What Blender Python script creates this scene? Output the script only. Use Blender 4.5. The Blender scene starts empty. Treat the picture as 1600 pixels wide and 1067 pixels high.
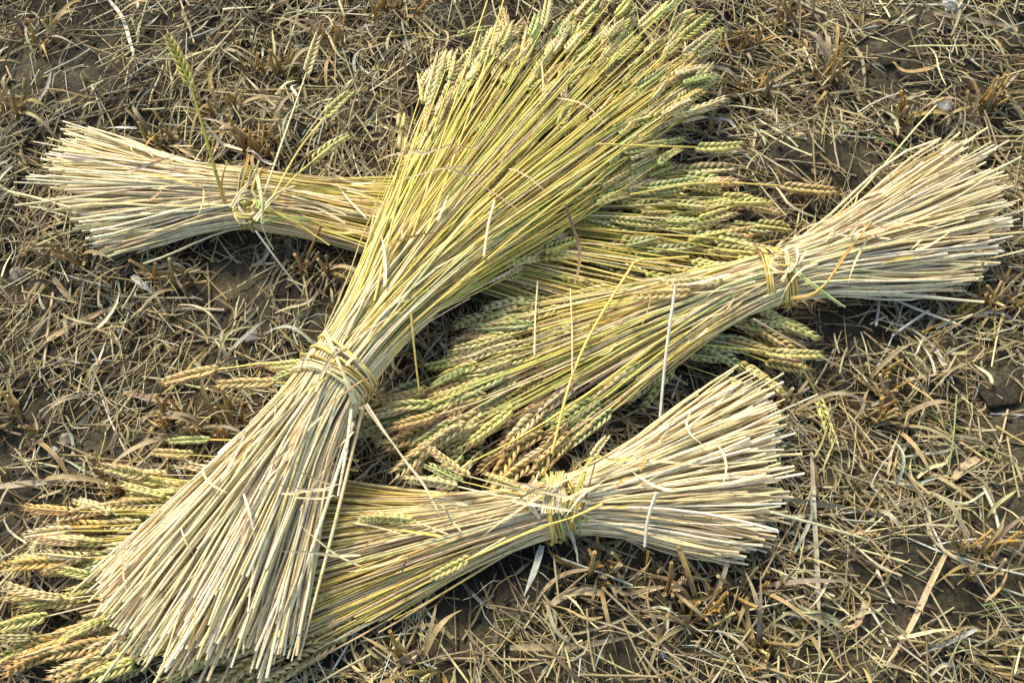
import bpy, math, random
import numpy as np
from mathutils import Vector, Matrix

RS = 11
rng = np.random.default_rng(RS)
random.seed(RS)
sc = bpy.context.scene
col = sc.collection

# ------------------------------------------------------------------ camera
CAM_H, PITCH, LENS = 1.36, math.radians(60.0), 42.0
CAM = np.array([0.0, -CAM_H / math.tan(PITCH), CAM_H])
FWD = np.array([0.0, math.cos(PITCH), -math.sin(PITCH)])
UPV = np.array([0.0, math.sin(PITCH), math.cos(PITCH)])
RGT = np.array([1.0, 0.0, 0.0])
KPX = 36.0 / LENS / 1600.0


def P(px, py, z=0.0):
    """photo pixel -> world point at height z"""
    d = FWD + RGT * ((px - 800.0) * KPX) + UPV * ((533.5 - py) * KPX)
    t = (z - CAM[2]) / d[2]
    return CAM + d * t


def to_px(p):
    v = np.asarray(p) - CAM
    w = v @ FWD
    return 800 + (v @ RGT) / w / KPX, 533.5 - (v @ UPV) / w / KPX


cd = bpy.data.cameras.new("camera")
cam = bpy.data.objects.new("camera", cd)
col.objects.link(cam)
cd.lens, cd.sensor_width, cd.clip_start, cd.clip_end = LENS, 36.0, 0.01, 400.0
cam.location = CAM
cam.rotation_euler = (math.pi / 2 - PITCH, 0, 0)
sc.camera = cam

# ------------------------------------------------------------------ mesh builder


class MB:
    def __init__(self):
        self.v, self.q, self.t, self.c, self.n = [], [], [], [], 0

    def add(self, v, q=None, t=None, c=None):
        v = np.asarray(v, float).reshape(-1, 3)
        c = np.asarray(c, float)
        if c.ndim == 1:
            c = np.tile(c, (len(v), 1))
        if q is not None and len(q):
            self.q.append(np.asarray(q, int).reshape(-1, 4) + self.n)
        if t is not None and len(t):
            self.t.append(np.asarray(t, int).reshape(-1, 3) + self.n)
        self.v.append(v)
        self.c.append(c)
        self.n += len(v)

    def mesh(self, name, origin=(0, 0, 0)):
        v = np.concatenate(self.v) - np.asarray(origin, float)
        c = np.concatenate(self.c)
        q = np.concatenate(self.q) if self.q else np.zeros((0, 4), int)
        t = np.concatenate(self.t) if self.t else np.zeros((0, 3), int)
        me = bpy.data.meshes.new(name)
        me.vertices.add(len(v))
        me.vertices.foreach_set("co", v.astype(np.float32).ravel())
        loops = np.concatenate([q.ravel(), t.ravel()])
        me.loops.add(len(loops))
        me.loops.foreach_set("vertex_index", loops.astype(np.int32))
        me.polygons.add(len(q) + len(t))
        ls = np.concatenate([np.arange(len(q)) * 4, len(q) * 4 + np.arange(len(t)) * 3])
        me.polygons.foreach_set("loop_start", ls.astype(np.int32))
        me.polygons.foreach_set("use_smooth", np.ones(len(q) + len(t), bool))
        a = me.color_attributes.new("Col", "FLOAT_COLOR", "POINT")
        rgba = np.ones((len(v), 4), np.float32)
        rgba[:, :3] = c
        a.data.foreach_set("color", rgba.ravel())
        me.update(calc_edges=True)
        return me


def frames(p):
    p = np.asarray(p, float)
    t = np.gradient(p, axis=0)
    t /= np.linalg.norm(t, axis=1)[:, None] + 1e-12
    mt = t.mean(0)
    ref = np.array([0, 0, 1.0]) if abs(mt[2]) < 0.75 * np.linalg.norm(mt) + 1e-9 else np.array([0.6, 0.8, 0])
    a = np.cross(ref, t)
    a /= np.linalg.norm(a, axis=1)[:, None] + 1e-12
    b = np.cross(t, a)
    return t, a, b


QC = {}


def tube_quads(n, k):
    if (n, k) not in QC:
        i = np.arange(n - 1)[:, None] * k
        j = np.arange(k)[None, :]
        j2 = (j + 1) % k
        QC[(n, k)] = np.stack([i + j, i + j2, i + k + j2, i + k + j], -1).reshape(-1, 4)
    return QC[(n, k)]


def add_tube(mb, p, r, c, k=6, flat=1.0, cap=True, hollow=False, roll=0.0):
    p = np.asarray(p, float)
    n = len(p)
    r = np.broadcast_to(np.asarray(r, float), (n,))
    c = np.asarray(c, float)
    if c.ndim == 1:
        c = np.tile(c, (n, 1))
    t, a, b = frames(p)
    if roll:
        a, b = a * math.cos(roll) + b * math.sin(roll), b * math.cos(roll) - a * math.sin(roll)
    th = np.arange(k) * 2 * math.pi / k
    v = p[:, None, :] + r[:, None, None] * (np.cos(th)[None, :, None] * a[:, None, :] + flat * np.sin(th)[None, :, None] * b[:, None, :])
    mb.add(v, q=tube_quads(n, k), c=np.repeat(c, k, 0))
    if cap:
        for e, s in ((0, 1), (n - 1, -1)):
            ring = v[e]
            cc = p[e] + 0 * t[e]
            if hollow:
                inner = cc + (ring - cc) * 0.62
                deep = inner + s * t[e] * r[e] * 2.2
                vv = np.concatenate([ring, inner, deep, [cc + s * t[e] * r[e] * 2.2]])
                jj = np.arange(k)
                j2 = (jj + 1) % k
                qs = np.concatenate([np.stack([jj, j2, k + j2, k + jj], -1), np.stack([k + jj, k + j2, 2 * k + j2, 2 * k + jj], -1)])
                ts = np.stack([2 * k + jj, 2 * k + j2, np.full(k, 3 * k)], -1)
                if s == 1:
                    qs, ts = qs[:, ::-1], ts[:, ::-1]
                cl = np.concatenate([np.tile(c[e] * 1.15, (2 * k, 1)), np.tile(c[e] * 0.8, (k + 1, 1))])
                mb.add(vv, q=qs, t=ts, c=cl)
            else:
                vv = np.concatenate([ring, [cc]])
                jj = np.arange(k)
                ts = np.stack([jj, (jj + 1) % k, np.full(k, k)], -1)
                if s == 1:
                    ts = ts[:, ::-1]
                mb.add(vv, t=ts, c=np.clip(c[e] * 1.1, 0, 0.85))


def add_ribbon(mb, p, w, c, twist=0.0, fold=0.25, roll=0.0):
    """a leaf blade: three verts across, folded along the midrib"""
    p = np.asarray(p, float)
    n = len(p)
    t, a, b = frames(p)
    ang = roll + np.linspace(0, twist, n)
    ca, sa = np.cos(ang)[:, None], np.sin(ang)[:, None]
    a, b = a * ca + b * sa, b * ca - a * sa
    w = np.broadcast_to(np.asarray(w, float), (n,))[:, None]
    v = np.stack([p - a * w + b * w * fold, p, p + a * w + b * w * fold], 1)
    c = np.asarray(c, float)
    if c.ndim == 1:
        c = np.tile(c, (n, 1))
    cc = np.stack([c, c * 0.88, c], 1).reshape(-1, 3)
    i = np.arange(n - 1) * 3
    q = np.concatenate([np.stack([i, i + 1, i + 4, i + 3], -1), np.stack([i + 1, i + 2, i + 5, i + 4], -1)])
    mb.add(v, q=q, c=cc)


def link(name, me, mat, parent=None, loc=(0, 0, 0)):
    o = bpy.data.objects.new(name, me)
    col.objects.link(o)
    if mat is not None and me is not None and not me.materials:
        me.materials.append(mat)
    o.location = loc
    if parent is not None:
        o.parent = parent
    return o


def tag(o, label=None, cat=None, group=None, kind=None):
    for k, v in (("label", label), ("category", cat), ("group", group), ("kind", kind)):
        if v:
            o[k] = v
    return o


# ------------------------------------------------------------------ materials
def straw_mat(name, rough, spec, streak, bump, scale=(1, 1, 1)):
    m = bpy.data.materials.new(name)
    m.use_nodes = True
    nt = m.node_tree
    N, L = nt.nodes, nt.links
    bs = N["Principled BSDF"]
    at = N.new("ShaderNodeAttribute")
    at.attribute_name = "Col"
    oi = N.new("ShaderNodeObjectInfo")
    mul = N.new("ShaderNodeMix")
    mul.data_type, mul.blend_type = "RGBA", "MULTIPLY"
    mul.inputs[0].default_value = 1.0
    L.new(at.outputs["Color"], mul.inputs[6])
    L.new(oi.outputs["Color"], mul.inputs[7])
    tc = N.new("ShaderNodeTexCoord")
    no = N.new("ShaderNodeTexNoise")
    no.inputs["Scale"].default_value = 130.0
    no.inputs["Detail"].default_value = 4.0
    L.new(tc.outputs["Object"], no.inputs["Vector"])
    rp = N.new("ShaderNodeValToRGB")
    rp.color_ramp.elements[0].position, rp.color_ramp.elements[1].position = 0.3, 0.72
    lo = 1 - streak
    rp.color_ramp.elements[0].color = (lo, lo * 0.93, lo * 0.84, 1)
    rp.color_ramp.elements[1].color = (1 + streak * 0.35,) * 3 + (1,)
    L.new(no.outputs["Fac"], rp.inputs["Fac"])
    m2 = N.new("ShaderNodeMix")
    m2.data_type, m2.blend_type = "RGBA", "MULTIPLY"
    m2.inputs[0].default_value = 1.0
    L.new(mul.outputs[2], m2.inputs[6])
    L.new(rp.outputs["Color"], m2.inputs[7])
    # small dark weather specks
    n3 = N.new("ShaderNodeTexNoise")
    n3.inputs["Scale"].default_value = 420.0
    n3.inputs["Detail"].default_value = 2.0
    L.new(tc.outputs["Object"], n3.inputs["Vector"])
    r3 = N.new("ShaderNodeValToRGB")
    r3.color_ramp.elements[0].position, r3.color_ramp.elements[1].position = 0.28, 0.4
    r3.color_ramp.elements[0].color = (0.58, 0.49, 0.38, 1)
    r3.color_ramp.elements[1].color = (1, 1, 1, 1)
    L.new(n3.outputs["Fac"], r3.inputs["Fac"])
    m3 = N.new("ShaderNodeMix")
    m3.data_type, m3.blend_type = "RGBA", "MULTIPLY"
    m3.inputs[0].default_value = 1.0
    L.new(m2.outputs[2], m3.inputs[6])
    L.new(r3.outputs["Color"], m3.inputs[7])
    L.new(m3.outputs[2], bs.inputs["Base Color"])
    bs.inputs["Roughness"].default_value = rough
    bs.inputs["Specular IOR Level"].default_value = spec
    bp = N.new("ShaderNodeBump")
    bp.inputs["Strength"].default_value = bump
    bp.inputs["Distance"].default_value = 0.001
    L.new(n3.outputs["Fac"], bp.inputs["Height"])
    L.new(bp.outputs["Normal"], bs.inputs["Normal"])
    return m


M_STALK = straw_mat("straw_stalk", 0.5, 0.32, 0.13, 0.3)
M_EAR = straw_mat("wheat_ear_husk", 0.5, 0.4, 0.22, 0.35)
M_LITTER = straw_mat("dry_litter", 0.62, 0.3, 0.32, 0.4)


def soil_mat():
    m = bpy.data.materials.new("soil")
    m.use_nodes = True
    nt = m.node_tree
    N, L = nt.nodes, nt.links
    bs = N["Principled BSDF"]
    tc = N.new("ShaderNodeTexCoord")
    a = N.new("ShaderNodeTexNoise")
    a.inputs["Scale"].default_value = 9.0
    a.inputs["Detail"].default_value = 9.0
    a.inputs["Roughness"].default_value = 0.66
    L.new(tc.outputs["Object"], a.inputs["Vector"])
    r = N.new("ShaderNodeValToRGB")
    e = r.color_ramp.elements
    e[0].position, e[1].position = 0.32, 0.7
    e[0].color = (0.022, 0.0185, 0.011, 1)
    e[1].color = (0.118, 0.098, 0.056, 1)
    x = e.new(0.5)
    x.color = (0.054, 0.045, 0.027, 1)
    L.new(a.outputs["Fac"], r.inputs["Fac"])
    b = N.new("ShaderNodeTexNoise")
    b.inputs["Scale"].default_value = 170.0
    b.inputs["Detail"].default_value = 6.0
    b.inputs["Roughness"].default_value = 0.7
    L.new(tc.outputs["Object"], b.inputs["Vector"])
    r2 = N.new("ShaderNodeValToRGB")
    r2.color_ramp.elements[0].position, r2.color_ramp.elements[1].position = 0.3, 0.75
    r2.color_ramp.elements[0].color = (0.42, 0.41, 0.38, 1)
    r2.color_ramp.elements[1].color = (1.75, 1.7, 1.55, 1)
    L.new(b.outputs["Fac"], r2.inputs["Fac"])
    mx = N.new("ShaderNodeMix")
    mx.data_type, mx.blend_type = "RGBA", "MULTIPLY"
    mx.inputs[0].default_value = 1.0
    L.new(r.outputs["Color"], mx.inputs[6])
    L.new(r2.outputs["Color"], mx.inputs[7])
    L.new(mx.outputs[2], bs.inputs["Base Color"])
    bs.inputs["Roughness"].default_value = 0.9
    bs.inputs["Specular IOR Level"].default_value = 0.2
    bp = N.new("ShaderNodeBump")
    bp.inputs["Strength"].default_value = 0.9
    bp.inputs["Distance"].default_value = 0.006
    L.new(b.outputs["Fac"], bp.inputs["Height"])
    L.new(bp.outputs["Normal"], bs.inputs["Normal"])
    return m


M_SOIL = soil_mat()


def stone_mat():
    m = bpy.data.materials.new("stone")
    m.use_nodes = True
    nt = m.node_tree
    N, L = nt.nodes, nt.links
    bs = N["Principled BSDF"]
    at = N.new("ShaderNodeAttribute")
    at.attribute_name = "Col"
    tc = N.new("ShaderNodeTexCoord")
    a = N.new("ShaderNodeTexNoise")
    a.inputs["Scale"].default_value = 120.0
    a.inputs["Detail"].default_value = 8.0
    L.new(tc.outputs["Object"], a.inputs["Vector"])
    r = N.new("ShaderNodeValToRGB")
    r.color_ramp.elements[0].position, r.color_ramp.elements[1].position = 0.3, 0.7
    r.color_ramp.elements[0].color = (0.6, 0.57, 0.52, 1)
    r.color_ramp.elements[1].color = (1.25, 1.22, 1.18, 1)
    L.new(a.outputs["Fac"], r.inputs["Fac"])
    mx = N.new("ShaderNodeMix")
    mx.data_type, mx.blend_type = "RGBA", "MULTIPLY"
    mx.inputs[0].default_value = 1.0
    L.new(at.outputs["Color"], mx.inputs[6])
    L.new(r.outputs["Color"], mx.inputs[7])
    L.new(mx.outputs[2], bs.inputs["Base Color"])
    bs.inputs["Roughness"].default_value = 0.85
    bp = N.new("ShaderNodeBump")
    bp.inputs["Strength"].default_value = 0.6
    bp.inputs["Distance"].default_value = 0.002
    L.new(a.outputs["Fac"], bp.inputs["Height"])
    L.new(bp.outputs["Normal"], bs.inputs["Normal"])
    return m


M_STONE = stone_mat()

# ------------------------------------------------------------------ ground
gw = []
grs = np.random.default_rng(5)
for lam, amp in ((0.9, 0.010), (0.5, 0.006), (0.27, 0.005), (0.15, 0.0035), (0.08, 0.0024), (0.043, 0.0016), (0.025, 0.0009)):
    for _ in range(5):
        th = grs.uniform(0, 2 * math.pi)
        gw.append((math.cos(th) * 2 * math.pi / lam, math.sin(th) * 2 * math.pi / lam, grs.uniform(0, 6.28), amp / 1.8))


def G(x, y):
    x, y = np.asarray(x, float), np.asarray(y, float)
    s = np.zeros(np.broadcast(x, y).shape)
    for kx, ky, ph, am in gw:
        s = s + am * np.sin(kx * x + ky * y + ph)
    fade = np.clip(1.6 - 0.35 * np.hypot(x, y), 0, 1)
    return s * fade - 0.012


def axis(lo, hi):
    fine = np.arange(lo, hi, 0.008)
    st, out_lo, out_hi = 0.012, [lo], [fine[-1]]
    while out_hi[-1] < 80:
        out_hi.append(out_hi[-1] + st)
        out_lo.append(out_lo[-1] - st)
        st *= 1.3
    return np.concatenate([np.array(out_lo[1:])[::-1], fine, np.array(out_hi[1:])])


gx, gy = axis(-1.25, 1.25), axis(-0.85, 1.15)
XX, YY = np.meshgrid(gx, gy)
ZZ = G(XX, YY)
nx, ny = len(gx), len(gy)
i = (np.arange(ny - 1)[:, None] * nx + np.arange(nx - 1)[None, :]).ravel()
mb = MB()
mb.add(np.stack([XX, YY, ZZ], -1), q=np.stack([i, i + 1, i + nx + 1, i + nx], -1), c=(1, 1, 1))
tag(link("ground", mb.mesh("ground"), M_SOIL), kind="structure")

# ------------------------------------------------------------------ height map of what lies on the ground
CELL = 0.006
HX0, HY0, HN = -1.4, -1.1, 480
HM = np.full((HN, HN), -1.0)


def hm_add(pts, r=0.004):
    pts = np.asarray(pts).reshape(-1, 3)
    for dx in (-0.5, 0.5):
        for dy in (-0.5, 0.5):
            ix = ((pts[:, 0] - HX0) / CELL + dx).astype(int)
            iy = ((pts[:, 1] - HY0) / CELL + dy).astype(int)
            ok = (ix >= 0) & (ix < HN) & (iy >= 0) & (iy < HN)
            np.maximum.at(HM, (iy[ok], ix[ok]), pts[ok, 2] + r)


def hm(x, y):
    ix = ((np.asarray(x) - HX0) / CELL).astype(int).clip(0, HN - 1)
    iy = ((np.asarray(y) - HY0) / CELL).astype(int).clip(0, HN - 1)
    return np.maximum(HM[iy, ix], G(x, y))


def resample(p, step):
    p = np.asarray(p)
    d = np.linalg.norm(np.diff(p, axis=0), axis=1)
    s = np.concatenate([[0], np.cumsum(d)])
    n = max(2, int(s[-1] / step) + 1)
    u = np.linspace(0, s[-1], n)
    return np.stack([np.interp(u, s, p[:, k]) for k in range(3)], 1)


def spline(p, n):
    """smooth curve through points (Catmull-Rom on chord length)"""
    p = np.asarray(p, float)
    if len(p) == 2:
        return p[0] + (p[1] - p[0]) * np.linspace(0, 1, n)[:, None]
    d = np.linalg.norm(np.diff(p, axis=0), axis=1)
    s = np.concatenate([[0], np.cumsum(d)])
    m = np.gradient(p, s, axis=0)
    u = np.linspace(0, s[-1], n)
    k = np.clip(np.searchsorted(s, u, "right") - 1, 0, len(p) - 2)
    h = (s[k + 1] - s[k])[:, None]
    t = ((u - s[k])[:, None]) / h
    return (2 * t**3 - 3 * t**2 + 1) * p[k] + (t**3 - 2 * t**2 + t) * h * m[k] + (-2 * t**3 + 3 * t**2) * p[k + 1] + (t**3 - t**2) * h * m[k + 1]


# ------------------------------------------------------------------ wheat ears
FL_T = np.array([0.0, 0.16, 0.42, 0.68, 0.88, 1.0])
FL_R = np.array([0.30, 0.82, 1.0, 0.66, 0.24, 0.03])


def make_ear(seed, length=0.062, awn=0.002):
    r = np.random.default_rng(seed)
    m = MB()
    nn = int(length / 0.0043)
    bend = r.normal(0, 0.10)
    bendz = r.normal(0, 0.08)

    def curve(x):
        f = x / length
        return np.array([x, bend * f * f * length, bendz * f * f * length])

    add_tube(m, [curve(x) for x in np.linspace(-0.004, length * 0.96, 7)], np.linspace(0.0013, 0.0007, 7), (0.75, 0.8, 0.6), k=5)
    for kx in range(nn):
        f = kx / (nn - 1)
        side = 1 if kx % 2 else -1
        base = curve(f * length * 0.90)
        size = (0.66 + 0.42 * math.sin(math.pi * min(1, f * 0.98 + 0.12)) ** 0.8) * r.uniform(0.92, 1.08)
        splay = (0.62 - 0.24 * f) * r.uniform(0.85, 1.15)
        for zz, sz in ((0.50, 1.0), (-0.50, 1.0), (0.0, 0.92)):
            ln = 0.0128 * size * sz * r.uniform(0.88, 1.10) * (0.8 if zz == 0 else 1)
            d = np.array([1.0, side * splay * (1.25 if zz == 0 else 0.85), zz * 0.50 + r.normal(0, 0.06)])
            if kx == nn - 1:
                d = np.array([1.0, side * 0.12, zz * 0.5])
            d /= np.linalg.norm(d)
            b0 = base + np.array([0, side * 0.0017, zz * 0.0024])
            up = np.cross(d, [0, -side * 0.3, 1.0])
            up /= np.linalg.norm(up)
            w2 = np.cross(d, up)
            k = 6
            th = np.arange(k) * 2 * math.pi / k
            aw = awn * r.uniform(0.5, 1.9) * (0.6 + f)
            # bulge outward then turn back in at the tip
            cl = b0 + d * (FL_T[:, None] * ln) + np.array([0, side, zz * 1.2]) * (np.sin(FL_T * math.pi) * 0.0012)[:, None]
            cl[-1] += d * aw + np.array([0.4, -side * 0.3, 0]) * 0.0006
            rr = FL_R * 0.00265 * size * sz
            v = cl[:, None, :] + rr[:, None, None] * (np.cos(th)[None, :, None] * up * 1.02 + np.sin(th)[None, :, None] * w2 * 0.86)
            tint = r.uniform(0.76, 1.14)
            g = np.array([[0.70, 0.80, 0.55], [0.84, 0.94, 0.70], [0.98, 1.0, 0.9], [1.08, 1.03, 1.0], [1.22, 1.10, 1.05], [1.3, 1.1, 1.0]])
            cc = g * tint * np.array([r.uniform(0.94, 1.06), 1.0, r.uniform(0.85, 1.1)])
            m.add(v, q=tube_quads(6, k), c=np.repeat(cc, k, 0))
    return m


EAR_MB = [make_ear(100 + s, length=L_, awn=a_) for s, (L_, a_) in enumerate(
    [(0.058, 0.002), (0.064, 0.0015), (0.070, 0.003), (0.053, 0.002), (0.075, 0.0025), (0.061, 0.004), (0.067, 0.002), (0.056, 0.001)])]
EAR_LEN = [0.058, 0.064, 0.070, 0.053, 0.075, 0.061, 0.067, 0.056]
EAR_ME = [m.mesh("ear") for m in EAR_MB]
EAR_V = [np.concatenate(m.v) for m in EAR_MB]
EAR_C = [np.concatenate(m.c) for m in EAR_MB]
EAR_Q = [np.concatenate(m.q) for m in EAR_MB]

CREAM = np.array((0.76, 0.62, 0.33))
WHITE = np.array((0.78, 0.68, 0.43))
TAN = np.array((0.64, 0.48, 0.25))
PALEG = np.array((0.60, 0.57, 0.31))
YEL = np.array((0.70, 0.54, 0.13))
YGR = np.array((0.52, 0.49, 0.11))
GRN = np.array((0.25, 0.34, 0.12))
BRN = np.array((0.32, 0.20, 0.10))
ORG = np.array((0.54, 0.32, 0.08))
E_GRN = np.array((0.45, 0.47, 0.20))
E_YGR = np.array((0.60, 0.54, 0.21))
E_TAN = np.array((0.62, 0.46, 0.21))
E_PALE = np.array((0.70, 0.57, 0.30))
E_ORG = np.array((0.62, 0.40, 0.13))
E_PINK = np.array((0.58, 0.40, 0.24))


def pick(pal, r=None):
    r = rng
    w = np.array([p[1] for p in pal], float)
    k = r.choice(len(pal), p=w / w.sum())
    return pal[k][0] * r.uniform(0.86, 1.12) * np.array([1, r.uniform(0.95, 1.05), r.uniform(0.85, 1.15)])


def ear_matrix(base, d, roll):
    x = np.asarray(d, float)
    x = x / np.linalg.norm(x)
    y = np.cross([0, 0, 1.0], x)
    y /= np.linalg.norm(y) + 1e-9
    z = np.cross(x, y)
    y, z = y * math.cos(roll) + z * math.sin(roll), z * math.cos(roll) - y * math.sin(roll)
    return np.stack([x, y, z], 1), np.asarray(base, float)


def place_ear(parent, origin, base, d, color, roll=None, scale=1.0, var=None, name="ear"):
    var = int(rng.integers(len(EAR_ME))) if var is None else var
    roll = rng.normal(0, 0.65) if roll is None else roll
    R, b = ear_matrix(base, d, roll)
    o = link(name, EAR_ME[var], M_EAR, parent)
    wd = min(scale, 1.0) * 0.86 * rng.uniform(0.9, 1.08)
    mm = Matrix(((R * np.array([scale, wd, wd])).tolist())).to_4x4()
    mm.translation = Vector((b - np.asarray(origin)).tolist())
    o.matrix_basis = mm
    o.color = (*np.clip(color, 0, 1), 1)
    return o


# ------------------------------------------------------------------ sheaves
def hexpack(n):
    """n points filling the unit disc"""
    s = math.sqrt(math.pi / n / 0.866) * 0.99
    for _ in range(60):
        pts = []
        k = int(1.2 / s) + 2
        for a in range(-k, k + 1):
            for b in range(-k, k + 1):
                x, y = (a + 0.5 * (b % 2)) * s, b * s * 0.866
                if x * x + y * y <= 1:
                    pts.append((x, y))
        if len(pts) >= n:
            break
        s *= 0.985
    pts = np.array(pts)
    return pts[rng.permutation(len(pts))[:n]]


def along(poly, u):
    poly = np.asarray(poly, float)
    k = (np.asarray(u) * 0.5 + 0.5) * (len(poly) - 1)
    j = np.arange(len(poly))
    return np.stack([np.interp(k, j, poly[:, 0]), np.interp(k, j, poly[:, 1])], -1)


def rank_u(u, noise):
    key = u + rng.normal(0, noise, len(u))
    o = np.argsort(np.argsort(key))
    return (o + 0.5) / len(u) * 2 - 1


def hermite(p0, p1, m0, m1, t):
    t = t[:, None]
    return (2 * t**3 - 3 * t**2 + 1) * p0 + (t**3 - 2 * t**2 + t) * m0 + (-2 * t**3 + 3 * t**2) * p1 + (t**3 - t**2) * m1


TALL = []
SHEAVES, STALK_PTS = {}, {}


def make_sheaf(cfg):
    n = cfg["n"]
    ht, z0 = cfg["ht"], cfg["z"]          # z: base heights at s = butt, tie, mid, ear end
    e1, e2 = P(*cfg["tie"][0], z0[1] + ht * 0.5), P(*cfg["tie"][1], z0[1] + ht * 0.5)
    c = (e1 + e2) / 2
    side = (e2 - e1) / 2
    wt = np.linalg.norm(side)
    sdir = side / wt
    hp = hexpack(n)
    u0, v0 = hp[:, 0], hp[:, 1]
    ub, ue = rank_u(u0, 0.22), rank_u(u0, 0.30)
    vb = np.clip(0.5 + 0.5 * v0 * 0.75 + rng.normal(0, 0.16, n), 0, 1)
    ve = np.clip(0.5 + 0.5 * v0 * 0.75 + rng.normal(0, 0.18, n), 0, 1)
    bpx = along(cfg["butt"], ub) + rng.normal(0, 7, (n, 2)) * (1 + 2.6 * (rng.random((n, 1)) < 0.12))
    epx = along(cfg["ears"], ue) + rng.normal(0, 15, (n, 2))
    hb, hmid, he = cfg["h"]
    root = bpy.data.objects.new(cfg["name"], None)
    col.objects.link(root)
    root.empty_display_size = 0.05
    origin = np.array([c[0], c[1], G(c[0], c[1])])
    root.location = origin
    tag(root, cfg["label"], "wheat sheaf", "wheat sheaves lying on the stubble")
    stalks = []
    for k in range(n):
        bz, ez = z0[0] + hb * 0.5, z0[3] + he * 0.5
        b, e = P(*bpx[k], bz), P(*epx[k], ez)
        kt = c + sdir * (u0[k] * wt) * 0.96
        # lengths differ from straw to straw
        lb = 1 - abs(rng.normal(0, cfg["jb"])) + (rng.uniform(0, 0.13) if rng.random() < 0.09 else 0)
        le = max(cfg.get("lemin", 0.55), 1 - abs(rng.normal(0, cfg["je"])))
        if ue[k] < cfg.get("short_u", -2):
            le = rng.uniform(0.42, 0.98)
        b = kt + (b - kt) * lb
        e = kt + (e - kt) * le
        var = int(rng.integers(len(EAR_ME)))
        esc = rng.uniform(0.86, 1.12) * cfg.get("es", 1.0)
        el = EAR_LEN[var] * esc
        L1, L2 = np.linalg.norm(kt - b), np.linalg.norm(e - kt)
        e = kt + (e - kt) * (1 - el / L2)
        L2 -= el
        d1, d2 = (kt - b) / L1, (e - kt) / L2
        m = (d1 + d2) / np.linalg.norm(d1 + d2)
        t1 = np.linspace(0, 1, 7)
        t2 = np.linspace(0, 1, 10)[1:]
        kink = rng.normal(0, 0.06) * (2.5 if rng.random() < 0.10 else 1)
        kb = rng.normal(0, 0.07) * (2.5 if rng.random() < 0.12 else 1)
        d1b = d1 + np.array([-d1[1], d1[0], 0]) * kb
        d2e = d2 + np.array([-d2[1], d2[0], 0]) * kink
        s1 = hermite(b, kt, d1b * L1, m * L1, t1)
        s2 = hermite(kt, e, m * L2, d2e * L2, t2)
        p = np.concatenate([s1, s2])
        s = np.concatenate([t1 - 1, t2])   # -1 butt .. 0 tie .. 1 ear base
        base = np.interp(s, [-1, 0, 0.45, 1], z0)
        base = np.interp(s, [-1, -0.5, 0, 0.22, 0.45, 0.7, 1], [z0[0], (z0[0] + z0[1]) / 2, z0[1], (z0[1] + z0[2]) / 2 * 1.04, z0[2], (z0[2] + z0[3]) / 2 * 1.04, z0[3]])
        zb = vb[k] * hb * (1 - 0.55 * ub[k] ** 2)
        ze = ve[k] * he * (1 - 0.5 * ue[k] ** 2)
        zm = (0.5 * ve[k] + 0.25 + 0.25 * v0[k]) * hmid * (1 - 0.5 * ue[k] ** 2)
        zt = ht * (0.5 + 0.5 * v0[k] * 0.97)
        th = np.interp(s, [-1, -0.6, 0, 0.45, 1], [zb, zb * 0.7 + zt * 0.3, zt, zm, ze])
        # round the corners of the height profile
        tk = th[6]
        th[1:-1] = (th[:-2] + 2 * th[1:-1] + th[2:]) / 4
        th[6] = tk
        p[:, 2] = base + th + cfg.get("ear_lift", 0) * rng.random() * np.clip(s, 0, 1) ** 3
        perp = np.array([-m[1], m[0], 0])
        ph, amp = rng.uniform(0, 6.28), rng.uniform(0.0005, 0.0045) * (1.8 if rng.random() < 0.1 else 1)
        fall = np.abs(s)
        p += perp * (np.sin(ph + s * rng.uniform(3, 7)) * amp * fall)[:, None]
        p[:, 2] += np.sin(ph * 2 + s * 5) * amp * 0.5 * fall
        p[:, 2] = np.maximum(p[:, 2], G(p[:, 0], p[:, 1]) + 0.006)
        stalks.append(dict(p=p, s=s, var=var, esc=esc, vis=0.6 * v0[k] + 0.2 * vb[k] + 0.2 * ve[k] + 0.1 * rng.random(), ub=ub[k], ue=ue[k]))
    for ex in cfg.get("extra", []):
        pts = np.array([P(x, y, z) for x, y, z in ex["pts"]])
        p = spline(pts, 12)
        s = np.linspace(ex.get("s0", 0.1), 1, 12)
        stalks.append(dict(p=p, s=s, var=ex.get("var", 1), esc=1.0, vis=9, ub=0, ue=0, tip=P(*ex["tip"]) if "tip" in ex else None,
                           noear="tip" not in ex, ecol=ex.get("ecol"), scol=ex.get("col"), r=ex.get("r")))
    order = np.argsort([-a["vis"] for a in stalks])
    STALK_PTS[cfg["key"]] = [stalks[k]["p"] for k in order[12:100] if len(stalks[k]["p"]) > 12]
    bulk, bulk_e = MB(), MB()
    for rank, k in enumerate(order):
        a = stalks[k]
        p, s = a["p"], a["s"]
        # joints: three rings each
        nodes = [x for x in (rng.uniform(-0.85, -0.3), rng.uniform(0.05, 0.45), rng.uniform(0.5, 0.75)) if s[0] + 0.05 < x < 0.97]
        ss = np.sort(np.concatenate([s] + [[x - 0.012, x, x + 0.012] for x in nodes]))
        p = np.stack([np.interp(ss, s, p[:, j]) for j in range(3)], 1)
        r0 = (rng.uniform(0.0009, 0.0014) if rng.random() < 0.45 else rng.uniform(0.0014, 0.0020)) if a.get("r") is None else a["r"]
        rad = np.interp(ss, [-1, 0, 0.4, 1], [r0, r0 * 0.97, r0 * 0.85, r0 * 0.58])
        cb, cm, ce = pick(cfg["pal_butt"]), pick(cfg["pal_mid"]), pick(cfg["pal_top"])
        if a.get("scol") is not None:
            cb = cm = ce = a["scol"] * rng.uniform(0.92, 1.08)
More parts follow.
